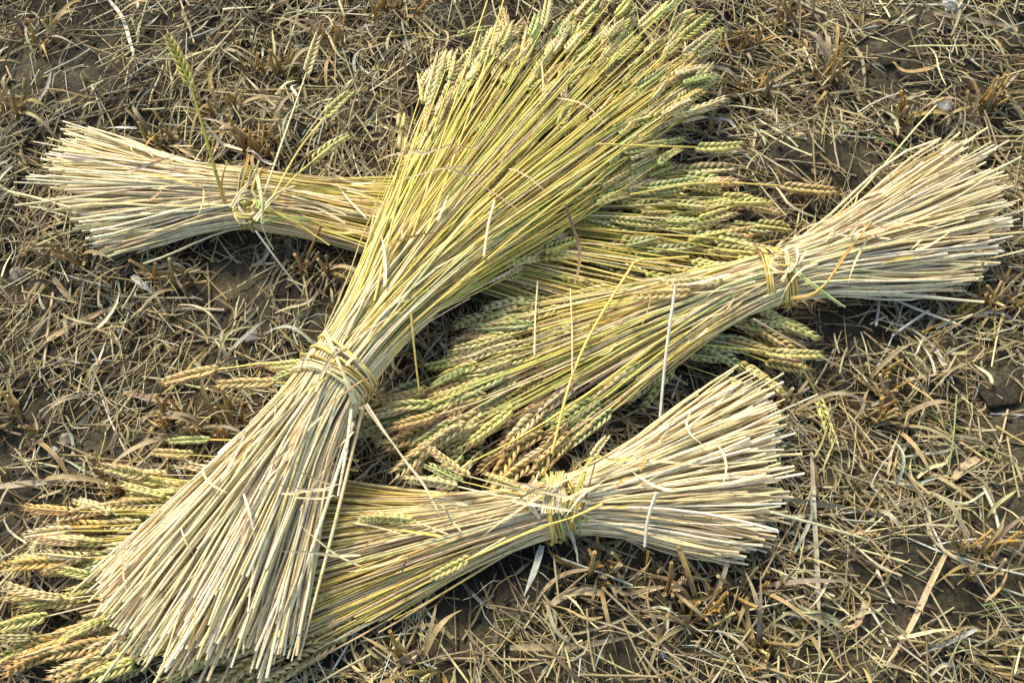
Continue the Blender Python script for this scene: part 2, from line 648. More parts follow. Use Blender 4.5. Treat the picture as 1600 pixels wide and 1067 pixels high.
        cc = np.stack([np.interp(ss, [-1, -0.25, 0.15, 0.5, 1.0], [cb[j], cb[j] * 0.97, cm[j], ce[j], ce[j]]) for j in range(3)], 1)
        # sheath sections: the straw changes tone at the joints
        for x in nodes:
            f = rng.uniform(0.86, 1.10)
            cc[ss > x] *= f
            i0 = int(np.argmin(np.abs(ss - x)))
            rad[i0] *= 1.22
            cc[i0] *= np.array([0.62, 0.60, 0.55])
        cc = np.clip(cc * (1 + rng.normal(0, 0.03, (len(ss), 1))), 0, 0.82)
        if rank < 100 and not a.get("noear") and a.get("tip") is None and rng.random() > cfg.get("top_ears", 0.9):
            a["noear"] = True
            p = p[: int(len(p) * max(0.88, cfg.get('cut', 0)))]
            rad, cc = rad[: len(p)], cc[: len(p)]
        ecol = pick(cfg["pal_ear"]) if a.get("ecol") is None else a["ecol"]
        d = p[-1] - p[-4]
        d = d / np.linalg.norm(d)
        if a.get("tip") is not None:
            d = a["tip"] - p[-1]
            a["esc"] = np.linalg.norm(d) / EAR_LEN[a["var"]]
            d = d / np.linalg.norm(d)
        else:
            d = d + np.array([rng.normal(0, 0.16), rng.normal(0, 0.16), -0.04 + rng.normal(0, 0.04)])
            d /= np.linalg.norm(d)
            tipz = p[-1][2] + d[2] * EAR_LEN[a["var"]]
            gz = float(G(*(p[-1] + d * 0.06)[:2])) + 0.008
            if tipz < gz:
                d[2] += (gz - tipz) / EAR_LEN[a["var"]]
                d /= np.linalg.norm(d)
        hm_add(resample(p, 0.004))
        if not a.get("noear"):
            hm_add(resample([p[-1], p[-1] + d * EAR_LEN[a["var"]] * a["esc"]], 0.003), 0.006)
        if rank < 100:
            m_ = MB()
            add_tube(m_, p, rad, cc, k=6, hollow=True)
            so = link("stalk", m_.mesh("stalk", origin), M_STALK, root)
            if not a.get("noear"):
                place_ear(so, origin, p[-1], d, ecol, scale=a["esc"], var=a["var"])
        else:
            has = not a.get("noear") and rng.random() < cfg.get("bulk_ears", 0.4)
            cut = len(p) if has or a.get("noear") else int(len(p) * cfg.get('cut', 0.84))
            add_tube(bulk, p[:cut], rad[:cut], cc[:cut], k=6, hollow=True)
            if has:
                R, b_ = ear_matrix(p[-1], d, rng.normal(0, 0.65))
                bulk_e.add(EAR_V[a["var"]] * a["esc"] @ R.T + b_, q=EAR_Q[a["var"]], c=EAR_C[a["var"]] * ecol)
    bo = link("stalk_mass", bulk.mesh("stalk_mass", origin), M_STALK, root)
    bo["kind"] = "stuff"
    be = link("ear_mass", bulk_e.mesh("ear_mass", origin), M_EAR, bo)
    be["kind"] = "stuff"
    fr = dict(root=root, origin=origin, c=c, sdir=sdir, wt=wt, ht=ht, z=z0[1])
    ax = np.cross(sdir, [0, 0, 1.0])
    fr["ax"] = ax / np.linalg.norm(ax)     # points along the sheaf
    SHEAVES[cfg["key"]] = fr
    return fr


def ring(fr, off, skew=0.0, grow=0.001, a0=0.0, a1=360.0, n=40, wob=0.0):
    """a strand round the waist of a sheaf"""
    th = np.radians(np.linspace(a0, a1, n))
    c = fr["c"].copy()
    c[2] = fr["z"] + fr["ht"] / 2
    ph = rng.uniform(0, 6.28)
    return (c + fr["sdir"] * ((fr["wt"] + grow - 0.003) * np.cos(th))[:, None] + np.array([0, 0, 1.0]) * ((fr["ht"] / 2 + grow - 0.003) * np.sin(th))[:, None]
            + fr["ax"] * (off + skew * np.cos(th) + wob * np.sin(2 * th + ph))[:, None])


def strand(fr, parent, p, r, c, flat=0.6, name="strand"):
    m_ = MB()
    n = len(p)
    q = np.linspace(0, 1, n)
    var = 1 + 0.16 * np.sin(q * rng.uniform(8, 20) + rng.uniform(0, 6)) * rng.random() + rng.normal(0, 0.06, n)
    tone = np.interp(q, [0, rng.uniform(0.2, 0.5), rng.uniform(0.55, 0.8), 1], rng.uniform(0.8, 1.15, 4))
    cc = np.asarray(c) * (tone * (1 + rng.normal(0, 0.05, n)))[:, None]
    p = np.asarray(p) + np.cumsum(rng.normal(0, 0.00022, (n, 3)), 0)
    tt, fa, fb = frames(p)
    tw = rng.uniform(0, 6) + q * rng.uniform(2, 5) * np.linalg.norm(np.diff(p, axis=0), axis=1).sum() / 0.12
    rr = np.broadcast_to(r, (n,)) * var
    for sgn_ in (-1, 1):
        o_ = sgn_ * 0.50 * rr
        pp = p + fa * (o_ * np.cos(tw))[:, None] + fb * (0.6 * o_ * np.sin(tw))[:, None]
        cut = n if sgn_ < 0 or n < 14 else n - int(rng.integers(0, 3))
        add_tube(m_, pp[:cut], (rr * rng.uniform(0.46, 0.62))[:cut], np.clip(cc * rng.uniform(0.86, 1.1), 0, 0.8)[:cut], k=7, flat=flat, roll=rng.normal(0, 0.5), hollow=True)
    hm_add(resample(p, 0.004))
    return link(name, m_.mesh(name, fr["origin"]), M_STALK, parent)


def binding(fr):
    o = bpy.data.objects.new("binding", None)
    col.objects.link(o)
    o.parent = fr["root"]
    return o


exec_cfg = []
# top-left sheaf, its straw passing under the big one
B = dict(key="B", name="wheat_sheaf", label="wheat sheaf at upper left with coiled straw knot, passing underneath the largest sheaf", n=440,
         tie=((402, 268), (384, 354)), ht=0.070, z=(0.0, 0.0, 0.0, 0.0), h=(0.062, 0.040, 0.035), jb=0.13, je=0.17,
         butt=((105, 192), (92, 230), (76, 268), (84, 305), (115, 345), (150, 385)),
         ears=((1065, 262), (1130, 272), (1180, 298), (1205, 330), (1220, 366), (1205, 400), (1210, 440), (1255, 490), (1290, 520), (1285, 560), (1255, 605)),
         pal_butt=((CREAM, 5), (WHITE, 4), (TAN, 1), (PALEG, 2)), pal_mid=((CREAM, 3), (YEL, 3), (YGR, 2), (TAN, 1)),
         bulk_ears=0.25, top_ears=0.75, pal_top=((YEL, 4), (YGR, 3), (GRN, 0.3), (CREAM, 1.5)), pal_ear=((E_YGR, 4), (E_GRN, 3), (E_TAN, 2), (E_PALE, 1)),
         extra=[dict(pts=((351, 318, 0.075), (330, 245, 0.12), (299, 137, 0.17)), tip=(263, 50, 0.20), ecol=np.array((0.38, 0.34, 0.07)), col=np.array((0.36, 0.33, 0.05)), var=4, r=0.0026),
                dict(pts=((412, 305, 0.075), (445, 210, 0.09), (478, 116, 0.10)), tip=(498, 58, 0.11), ecol=E_PALE, col=CREAM, var=2, r=0.0016),
                dict(pts=((425, 310, 0.075), (470, 230, 0.08), (508, 182, 0.08)), tip=(546, 139, 0.085), ecol=E_YGR, col=YEL, var=0, r=0.0017),
                dict(pts=((430, 312, 0.075), (462, 275, 0.08), (486, 254, 0.075)), tip=(541, 203, 0.08), ecol=E_YGR * 0.9, col=YEL, var=1, r=0.0017)])
# right-hand sheaf
C = dict(key="C", name="wheat_sheaf", label="wheat sheaf at right, pale cut ends fanned towards the right edge, loosely tied", n=460,
         tie=((1201, 394), (1228, 471)), ht=0.062, z=(0.0, 0.012, 0.030, 0.012), h=(0.060, 0.042, 0.040), jb=0.13, je=0.22,
         butt=((1505, 195), (1540, 238), (1566, 295), (1578, 352), (1560, 400), (1515, 440)),
         ears=((735, 488), (712, 520), (690, 560), (630, 600), (575, 640), (550, 680), (575, 712), (655, 735), (720, 745), (790, 735)),
         pal_butt=((CREAM, 5), (WHITE, 5), (TAN, 1.3), (PALEG, 1)), pal_mid=((CREAM, 4), (TAN, 2), (PALEG, 2), (GRN, 0.7)),
         bulk_ears=0.25, top_ears=0.68, pal_top=((CREAM, 3), (YEL, 3), (YGR, 2.2), (TAN, 2), (GRN, 0.4)), pal_ear=((E_TAN, 4), (E_YGR, 3), (E_GRN, 3), (E_PALE, 2)),
         extra=[dict(pts=((1190, 425, 0.08), (1170, 432, 0.08), (1130, 440, 0.078)), tip=(1040, 443, 0.075), ecol=E_PALE, col=CREAM, var=4),
                dict(pts=((1180, 440, 0.08), (1120, 455, 0.078), (1080, 458, 0.078)), tip=(985, 462, 0.072), ecol=E_TAN, col=CREAM, var=2),
                dict(pts=((1300, 440, 0.02), (1400, 458, 0.02), (1514, 470, 0.012)), col=WHITE, s0=-1, r=0.0022)])
# lower sheaf
D = dict(key="D", name="wheat_sheaf", label="lowest wheat sheaf with a broad yellow straw band, its ears reaching the lower left corner", n=480,
         tie=((851, 753), (888, 835)), ht=0.066, z=(0.0, 0.0, 0.0, 0.0), h=(0.065, 0.045, 0.038), jb=0.13, je=0.15,
         butt=((1165, 572), (1218, 600), (1232, 650), (1218, 700), (1230, 745), (1225, 790), (1208, 835), (1172, 872)),
         ears=((185, 715), (78, 778), (10, 842), (-30, 890), (-45, 950), (-35, 1000), (0, 1045), (90, 1075), (240, 1080), (395, 1062)),
         pal_butt=((CREAM, 5), (WHITE, 5), (TAN, 1.3), (PALEG, 1)), pal_mid=((CREAM, 5), (TAN, 3), (PALEG, 1.5), (GRN, 0.5)),
         pal_top=((CREAM, 2), (TAN, 3), (YEL, 3), (YGR, 1)), pal_ear=((E_TAN, 4), (E_ORG, 1.5), (E_YGR, 4), (E_PALE, 3), (E_GRN, 1)), es=0.98, bulk_ears=0.13, top_ears=0.52, cut=0.97,
         extra=[dict(pts=((858, 775, 0.072), (800, 762, 0.078), (733, 744, 0.078)), tip=(668, 706, 0.075), ecol=E_TAN, col=CREAM, var=2),
                dict(pts=((856, 778, 0.072), (790, 768, 0.076), (722, 752, 0.076)), tip=(664, 722, 0.072), ecol=E_GRN, col=YEL, var=1),
                dict(pts=((856, 782, 0.070), (790, 776, 0.074), (715, 760, 0.074)), tip=(632, 744, 0.07), ecol=E_PALE, col=CREAM, var=4),
                dict(pts=((850, 770, 0.070), (830, 768, 0.07), (812, 762, 0.068)), tip=(760, 745, 0.062), ecol=E_YGR, col=YEL, var=0),
                dict(pts=((700, 835, 0.06), (650, 815, 0.055), (645, 813, 0.055)), tip=(560, 800, 0.05), ecol=E_YGR, col=CREAM, var=2),
                dict(pts=((790, 840, 0.05), (745, 866, 0.045), (735, 872, 0.045)), tip=(672, 905, 0.042), ecol=E_YGR, col=CREAM, var=1),
                dict(pts=((560, 720, 0.03), (420, 690, 0.02), (329, 687, 0.018)), tip=(262, 688, 0.018), ecol=E_GRN * 1.3, col=YEL, var=4),
                dict(pts=((560, 735, 0.03), (420, 720, 0.02), (302, 711, 0.018)), tip=(235, 707, 0.018), ecol=E_TAN, col=YEL, var=1)])
# the big sheaf on top
A = dict(key="A", name="wheat_sheaf", label="largest wheat sheaf lying diagonally on top of the other three sheaves", n=520,
         tie=((483, 559), (573, 613)), ht=0.072, z=(0.040, 0.042, 0.066, 0.020), h=(0.075, 0.052, 0.050), jb=0.13, je=0.23, es=0.9, lemin=0.48, short_u=-0.8,
         butt=((142, 890), (150, 945), (185, 1010), (245, 1045), (312, 1048), (378, 1020), (445, 1026)),
         ears=((695, 88), (745, 72), (808, 15), (870, 25), (940, 20), (1010, -5), (1090, 5), (1128, 70), (1125, 110), (1075, 145), (1050, 185), (1022, 228)),
         pal_butt=((CREAM, 6), (WHITE, 5), (TAN, 1.5), (PALEG, 1.5)), pal_mid=((CREAM, 4), (PALEG, 3), (YEL, 3), (YGR, 1)),
         bulk_ears=0.85, top_ears=1.0, ear_lift=0.014, pal_top=((YEL, 5), (YGR * np.array((1, 1.08, 1)), 3.5), (CREAM, 2.5)), pal_ear=((E_PALE, 4), (E_YGR, 6), (E_GRN, 2), (E_TAN, 1)),
         extra=[dict(pts=((484, 566, 0.07), (420, 567, 0.05), (341, 577, 0.03)), tip=(252, 597, 0.02), ecol=E_TAN, col=YEL, var=4, r=0.0018),
                dict(pts=((480, 598, 0.07), (455, 598, 0.05), (432, 598, 0.04)), tip=(343, 601, 0.025), ecol=E_TAN, col=YEL, var=2, r=0.0018),
                dict(pts=((490, 562, 0.08), (478, 565, 0.075), (472, 567, 0.07)), tip=(418, 577, 0.05), ecol=E_YGR, col=YEL, var=0, r=0.0018),
                dict(pts=((490, 570, 0.08), (478, 572, 0.075), (472, 575, 0.07)), tip=(425, 590, 0.055), ecol=E_GRN * 1.1, col=YEL, var=3, r=0.0018),
                dict(pts=((566, 640, 0.07), (520, 830, 0.07), (467, 1030, 0.05)), col=CREAM, s0=-1, r=0.0022),
                dict(pts=((552, 660, 0.08), (500, 820, 0.08), (428, 1020, 0.06)), col=WHITE, s0=-1, r=0.0022),
                dict(pts=((549, 640, 0.09), (541, 705, 0.10), (528, 775, 0.10)), col=WHITE, s0=-1, r=0.0022),
                dict(pts=((530, 575, 0.07), (610, 450, 0.095), (690, 220, 0.13), (765, -10, 0.13)), col=YEL, s0=0, r=0.0016),
                dict(pts=((535, 580, 0.07), (625, 450, 0.095), (715, 230, 0.13), (790, -10, 0.13)), col=YEL, s0=0, r=0.0016),
                dict(pts=((720, 440, 0.11), (900, 290, 0.10), (1050, 180, 0.06)), tip=(1138, 163, 0.05), ecol=E_PALE, col=YEL, var=2, r=0.0018),
                dict(pts=((585, 470, 0.11), (625, 300, 0.12), (666, 165, 0.11)), tip=(692, 82, 0.10), ecol=E_PALE, col=YEL, var=4, r=0.0018)])

fB, fD, fC, fA = make_sheaf(B), make_sheaf(D), make_sheaf(C), make_sheaf(A)

S_YEL = np.array((0.60, 0.48, 0.14))
S_PALE = np.array((0.66, 0.56, 0.29))
S_GOLD = np.array((0.50, 0.37, 0.10))
S_GRN = np.array((0.30, 0.36, 0.10))


def pxz(pts):
    return np.array([P(x, y, z) for x, y, z in pts])


# --- binding of the big sheaf: a flat band of slanting strands
b_ = binding(fA)
flip = 1 if (fA["ax"] @ np.array([1, 1, 0])) > 0 else -1   # ax towards the ears
for off, sk, cc, gr in ((0.020, -0.004, S_YEL, 0.004), (0.013, -0.002, S_PALE, 0.004), (0.006, 0.000, S_YEL, 0.004), (-0.001, 0.002, S_GOLD, 0.0035),
                        (-0.008, 0.004, S_PALE, 0.004), (-0.014, 0.006, S_PALE, 0.0045), (-0.020, 0.009, S_PALE, 0.004)):
    strand(fA, b_, ring(fA, off * flip, sk * flip, gr + rng.uniform(0, 0.0012), wob=0.002), 0.0037, cc * 1.12, 0.5)
strand(fA, b_, ring(fA, 0.004 * flip, -0.030 * flip, 0.008, 20, 190), 0.0040, S_PALE, 0.5)
zt = fA["z"] + fA["ht"]
strand(fA, b_, spline(pxz(((571, 632, zt - 0.02), (590, 660, 0.085), (632, 715, 0.075), (668, 763, 0.075), (690, 808, 0.075))), 16), np.linspace(0.0030, 0.0011, 16), WHITE * 0.9, 0.5, "loose_end")
for q in ((479, 552), (471, 566), (474, 580)):
    strand(fA, b_, spline(pxz(((q[0] + 16, q[1] + 8, zt - 0.018), (q[0], q[1] + 2, zt - 0.026), (q[0] - 6, q[1] + 6, 0.065), (q[0] + 2, q[1] + 14, 0.055))), 14), 0.0038, S_YEL if q[1] != 566 else S_GRN, 0.6, "twist")

# --- binding of the upper left sheaf: a coiled knot and a green-yellow strap
b_ = binding(fB)
for off in (-0.002, 0.005):
    strand(fB, b_, ring(fB, off, 0.002, 0.003), 0.0032, S_GRN if off > 0 else S_YEL, 0.5)
strand(fB, b_, ring(fB, 0.010, -0.003, 0.003), 0.0028, S_PALE, 0.5)
strand(fB, b_, ring(fB, -0.010, 0.004, 0.003), 0.0028, S_YEL, 0.5)
kc = P(389, 325, 0.071)
kn = bpy.data.objects.new("coiled_knot", None)
col.objects.link(kn)
kn.parent = b_
for j, rr in enumerate((0.0200, 0.0180, 0.0160, 0.0140, 0.0115, 0.0090, 0.0065, 0.0040)):
    turn = rng.uniform(3.6, 5.8)
    th = np.linspace(0, turn, 24) + j * 1.9 + rng.normal(0, 0.3)
    kx = 1 + 0.10 * np.cos(2 * th + j * 2.2) + 0.07 * np.cos(3 * th + j) + rng.normal(0, 0.012, 24)
    sh = rng.normal(0, 0.0012, 2)
    zz = 0.004 + 0.0045 * np.sin(th * 1.3 + j * 2) + (0.005 if 1 <= j <= 4 else 0.001)
    p = np.stack([kc[0] + sh[0] + rr * kx * np.cos(th), kc[1] - 0.002 + sh[1] + rr * kx * np.sin(th), kc[2] + zz - rr * 0.15], 1)
    strand(fB, kn, p, np.interp(np.linspace(0, 1, 24), [0, 0.3, 0.8, 1], [0.0028, 0.0036, 0.0034, 0.0024]) * (0.8 if j > 5 else 1),
           (S_PALE, S_YEL * 0.9, S_PALE * 0.9, S_GRN * 1.3, WHITE * 0.85, S_YEL, S_GRN * 1.2, S_GOLD)[j], 0.55, "coil")
for pts, cc, r_ in ((((398, 345, 0.088), (412, 325, 0.092), (434, 300, 0.090), (459, 290, 0.086)), S_PALE, 0.0038),
                    (((410, 350, 0.085), (409, 315, 0.096), (404, 285, 0.094), (400, 266, 0.086)), S_PALE * np.array((0.85, 1, 0.9)), 0.0036),
                    (((362, 325, 0.085), (374, 303, 0.092), (392, 280, 0.09), (404, 252, 0.09)), S_PALE, 0.0030),
                    (((377, 295, 0.085), (383, 270, 0.10), (388, 240, 0.11)), ORG * 0.9, 0.0030),
                    (((352, 318, 0.080), (345, 290, 0.095), (353, 252, 0.11)), ORG * 0.85, 0.0024),
                    (((415, 324, 0.085), (445, 340, 0.075), (490, 368, 0.055), (515, 384, 0.05)), YEL, 0.0024),
                    (((412, 345, 0.075), (440, 341, 0.07), (492, 343, 0.066)), S_GRN * 1.3, 0.0028),
                    (((409, 352, 0.06), (416, 368, 0.05), (428, 390, 0.035)), S_PALE, 0.0022)):
    strand(fB, b_, spline(pxz(pts), 12), np.linspace(r_, r_ * 0.75, 12), cc, 0.6, "loose_end")

# --- binding of the right sheaf: few strands and a twisted knot
b_ = binding(fC)
for off, sk, cc, r_ in ((-0.018, 0.003, S_YEL, 0.0046), (-0.022, 0.004, S_GOLD, 0.0030), (0.004, -0.004, S_GOLD, 0.0036), (0.009, -0.003, S_GOLD * 1.1, 0.0036), (-0.002, -0.006, S_PALE, 0.0034), (0.001, 0.001, S_YEL, 0.003)):
    strand(fC, b_, ring(fC, -off if (fC["ax"][0] < 0) else off, sk, 0.004), r_, cc, 0.55)
zc = fC["z"] + fC["ht"]
for j in range(6):
    th = np.linspace(0, 4.6 + j * 0.3, 16) + j * 1.05
    cpx = P(1220 + 2 * math.cos(j), 405 + 2.5 * j, zc + 0.004)
    p = np.stack([cpx[0] + (0.008 + 0.0012 * j) * np.cos(th), cpx[1] + 0.010 * np.sin(th), cpx[2] + 0.004 * np.sin(th * 1.5 + j)], 1)
    strand(fC, b_, p, 0.0025, (S_PALE, S_YEL, CREAM)[j % 3], 0.6, "knot_loop")
for pts, cc, r_ in ((((1240, 422, zc + 0.003), (1265, 442, zc - 0.004), (1295, 464, 0.055), (1320, 482, 0.04)), S_GRN * 1.6 + 0.08, 0.0035),
                    (((1236, 466, 0.06), (1278, 456, 0.072), (1284, 450, 0.075), (1320, 400, 0.088), (1350, 364, 0.09), (1363, 348, 0.09)), ORG * 1.05, 0.0026),
                    (((1232, 392, zc + 0.004), (1243, 386, zc + 0.008), (1246, 402, zc + 0.008), (1240, 418, zc + 0.004)), WHITE, 0.0030),
                    (((1222, 440, zc + 0.002), (1230, 415, zc + 0.007), (1228, 395, zc + 0.010), (1225, 388, zc + 0.008)), S_PALE, 0.0030),
                    (((1238, 420, zc + 0.003), (1252, 408, zc + 0.006), (1262, 392, zc + 0.008)), WHITE, 0.0022),
                    (((1187, 400, zc), (1183, 384, zc + 0.006), (1180, 377, zc + 0.009)), BRN, 0.0022)):
    strand(fC, b_, spline(pxz(pts), 16), np.linspace(r_, r_ * 0.8, 16), cc, 0.6, "loose_end")

# --- binding of the lower sheaf: a broad band of nine strands with a gathered knot
b_ = binding(fD)
sgn = 1 if fD["ax"][0] > 0 else -1
for j, off in enumerate(np.linspace(-0.019, 0.021, 10)):
    strand(fD, b_, ring(fD, sgn * off, sgn * (off * 0.12 + rng.normal(0, 0.0012)), 0.004 + 0.001 * (j % 2), wob=0.001), 0.0029, (S_YEL, S_GOLD * 1.1, S_YEL, S_GRN * 1.25)[j % 4], 0.65)
zd = fD["z"] + fD["ht"]
for j in range(9):
    x0 = 851 + j * 4.2 + rng.normal(0, 2)
    strand(fD, b_, spline(pxz(((x0 + rng.normal(0, 3), 800 + rng.normal(0, 4), zd + 0.002), (x0 + 2, 778, zd + 0.008), (858 + j * 2.6, 758, zd + 0.010), (855 + j * 3.2 + rng.normal(0, 3), 742 + rng.normal(0, 4), zd + 0.004))), 12),
           np.linspace(0.0034, 0.0024, 12), (S_PALE, WHITE, S_YEL)[j % 3], 0.6, "knot_strand")
for pts, cc, r_ in ((((840, 805, zd - 0.004), (827, 788, zd + 0.006), (827, 765, zd + 0.008), (838, 750, zd + 0.006)), S_PALE, 0.0026),
                    (((843, 810, zd - 0.004), (833, 790, zd + 0.006), (831, 770, zd + 0.010), (840, 742, zd + 0.01)), WHITE, 0.0024),
                    (((885, 800, zd), (905, 755, zd + 0.02), (920, 720, zd + 0.02), (928, 712, zd + 0.02)), YGR, 0.0024),
                    (((894, 815, zd - 0.004), (906, 770, zd + 0.01), (918, 722, zd + 0.02), (935, 700, zd + 0.02)), YEL, 0.0020),
                    (((906, 812, zd - 0.01), (917, 765, zd + 0.01), (929, 720, zd + 0.012)), BRN * 1.3, 0.0020),
                    (((848, 742, zd), (853, 730, zd + 0.012), (857, 715, zd + 0.02)), YEL, 0.0018),
                    (((730, 875, 0.065), (830, 828, 0.085), (900, 804, 0.085), (940, 786, 0.08)), YEL * 1.05, 0.0019),
                    (((891, 830, 0.045), (897, 848, 0.03), (904, 886, 0.015)), np.array((0.50, 0.50, 0.36)), 0.0028)):
    strand(fD, b_, spline(pxz(pts), 14), np.linspace(r_, r_ * 0.8, 14), cc, 0.55, "loose_end")
place_ear(b_, fD["origin"], P(923, 716, zd + 0.02), P(942, 686, zd + 0.02) - P(923, 716, zd + 0.02), E_PALE * 1.05, scale=0.62, var=0)

# ---- wisps of dry leaf caught on each sheaf
for fr, spots in ((fA, ((870, 188, 945, 224), (845, 120, 838, 232), (300, 850, 325, 900), (330, 760, 372, 800), (395, 800, 412, 870), (640, 330, 760, 300), (560, 700, 520, 740), (800, 250, 770, 330), (215, 870, 219, 950), (325, 965, 318, 1030), (470, 640, 440, 680), (610, 430, 700, 405))),
                  (fB, ((205, 215, 220, 240), (300, 290, 355, 300), (320, 300, 308, 340), (235, 195, 250, 245), (940, 300, 890, 335))),
                  (fC, ((1420, 280, 1400, 320), (1460, 240, 1500, 252), (1285, 390, 1345, 352), (1000, 520, 1015, 470), (960, 540, 935, 560), (1100, 500, 1075, 540), (1330, 330, 1345, 290))),
                  (fD, ((1040, 690, 1090, 672), (1120, 700, 1128, 760), (1000, 740, 1015, 700), (960, 770, 990, 750), (720, 830, 690, 800), (600, 830, 560, 870), (640, 860, 610, 930), (1080, 640, 1100, 700)))):
    for x0, y0, x1, y1 in spots:
        m_ = MB()
        q0, q1 = P(x0, y0, 0.06), P(x1, y1, 0.06)
        p = q0 + (q1 - q0) * np.linspace(0, 1, 9)[:, None]
        for _ in range(2):
            h_ = hm(p[:, 0], p[:, 1])
            p[:, 2] = np.maximum(np.interp(np.arange(9), [0, 4, 8], [h_[:4].max(), h_[3:6].max(), h_[5:].max()]), h_) + 0.002
        sd = np.array([-(q1 - q0)[1], (q1 - q0)[0], 0])
        p += sd * (np.sin(np.linspace(0, math.pi, 9)) * rng.normal(0, 0.12))[:, None]
        p[:, 2] += np.sin(np.linspace(0, math.pi, 9)) * rng.uniform(0.001, 0.006)
        w = 0.0013 * np.array([0.5, 0.8, 1, 1, 1, 0.9, 0.75, 0.5, 0.15]) * rng.uniform(0.5, 1.3)
        add_ribbon(m_, p, w, pick(((TAN, 2), (BRN, 2), (CREAM, 2), (ORG, 1))), twist=rng.normal(0, 1.2))
        link("dry_leaf", m_.mesh("dry_leaf", fr["origin"]), M_LITTER, fr["root"])

for fr, st in ((fA, A), (fB, B), (fC, C), (fD, D)):
    for _ in range(26):
        p0 = STALK_PTS[st["key"]][int(rng.integers(len(STALK_PTS[st["key"]])))]
        k = int(rng.integers(2, len(p0) - 4))
        d = p0[k + 2] - p0[k]
        d[2] = 0
        d /= np.linalg.norm(d)
        d = d * (1 if rng.random() < 0.7 else -1)
        a = rng.normal(0, 0.28)
        d = np.array([d[0] * math.cos(a) - d[1] * math.sin(a), d[0] * math.sin(a) + d[1] * math.cos(a), 0])
        L, n = rng.uniform(0.03, 0.11), 10
        t = np.linspace(0, 1, n)
        sd = np.array([-d[1], d[0], 0])
        p = p0[k] + d * (t * L)[:, None] + sd * (t**2 * L * rng.normal(0, 0.22))[:, None]
        p[:, 2] = np.maximum.accumulate(hm(p[:, 0], p[:, 1])[::-1])[::-1] * 0.5 + hm(p[:, 0], p[:, 1]) * 0.5 + 0.0005 + abs(rng.normal(0, 0.005)) * t**2
        z = p[:, 2].copy()
        z[1:-1] = (z[:-2] + z[1:-1] + z[2:]) / 3
        p[:, 2] = z
        m_ = MB()
        w = rng.uniform(0.0010, 0.0024) * np.interp(t, [0, 0.15, 0.6, 1], [0.6, 1, 0.8, 0.06])
        add_ribbon(m_, p, w, pick(((TAN, 3), (CREAM, 4), (BRN * 1.3, 1), (YEL * 0.9, 1), (WHITE, 1))), twist=rng.normal(0, 1.3), fold=0.4)
        link("dry_leaf", m_.mesh("dry_leaf", fr["origin"]), M_LITTER, fr["root"])

# ------------------------------------------------------------------ loose pieces traced one by one
LT = np.array((0.40, 0.30, 0.16))
LG = np.array((0.36, 0.31, 0.20))
LB = np.array((0.46, 0.46, 0.38))
LW = np.array((0.66, 0.60, 0.44))


def drape(px, lift=0.003, ground=False):
    """lay a traced piece on whatever is below it"""
    z = np.zeros(len(px))
    n = 22
    for it in range(3):
        p = spline(np.array([P(x, y, zz) for (x, y), zz in zip(px, z)]), n)
        h_ = (G if ground else hm)(p[:, 0], p[:, 1]) + lift
        # a stiff piece rests on the highest points below it
        a = np.arange(n)
        f = np.polyfit(a, h_, 1 if len(px) <= 3 else 2)
        zl = np.polyval(f, a)
        zl += max(0, np.quantile(h_ - zl, 0.72))
        p[:, 2] = zl
        s = np.linspace(0, 1, len(px))
        z = np.interp(s, np.linspace(0, 1, n), zl)
    return p


UNDER = ("pale straw sloping down to the right below the right sheaf's cut ends", "short bluish straw on the ground under the right sheaf's cut ends",
         "short bluish straw hanging down from beneath the right sheaf", "blue-grey leaf strip below the lower sheaf's yellow band")


def loose(name, px, c, r, lab, cat="straw", ribbon=False, group="loose straws", lift=0.003, twist=0.4):
    bow = rng.normal(0, 0.022)
    if not ribbon and len(px) == 3:
        px = (px[0], (px[1][0] + bow * (px[2][1] - px[0][1]), px[1][1] - bow * (px[2][0] - px[0][0])), px[2])
    p = drape(px, lift + (0.012 if lab in UNDER else 0), lab in UNDER)
    m_ = MB()
    n = len(p)
    cc = np.asarray(c) * (1 + rng.normal(0, 0.04, (n, 1)))
    if ribbon:
        w = r * np.interp(np.linspace(0, 1, n), [0, 0.15, 0.6, 1], [0.7, 1, 0.95, 0.15])
        add_ribbon(m_, p, w, cc, twist=twist, roll=rng.normal(0, 0.3))
    else:
        add_tube(m_, p, np.linspace(r, r * 0.85, n), cc, k=7, hollow=True)
    o0 = p[n // 2].copy()
    o = link(name, m_.mesh(name, o0), M_STALK if not ribbon else M_LITTER, loc=o0)
    return tag(o, lab, cat, group)


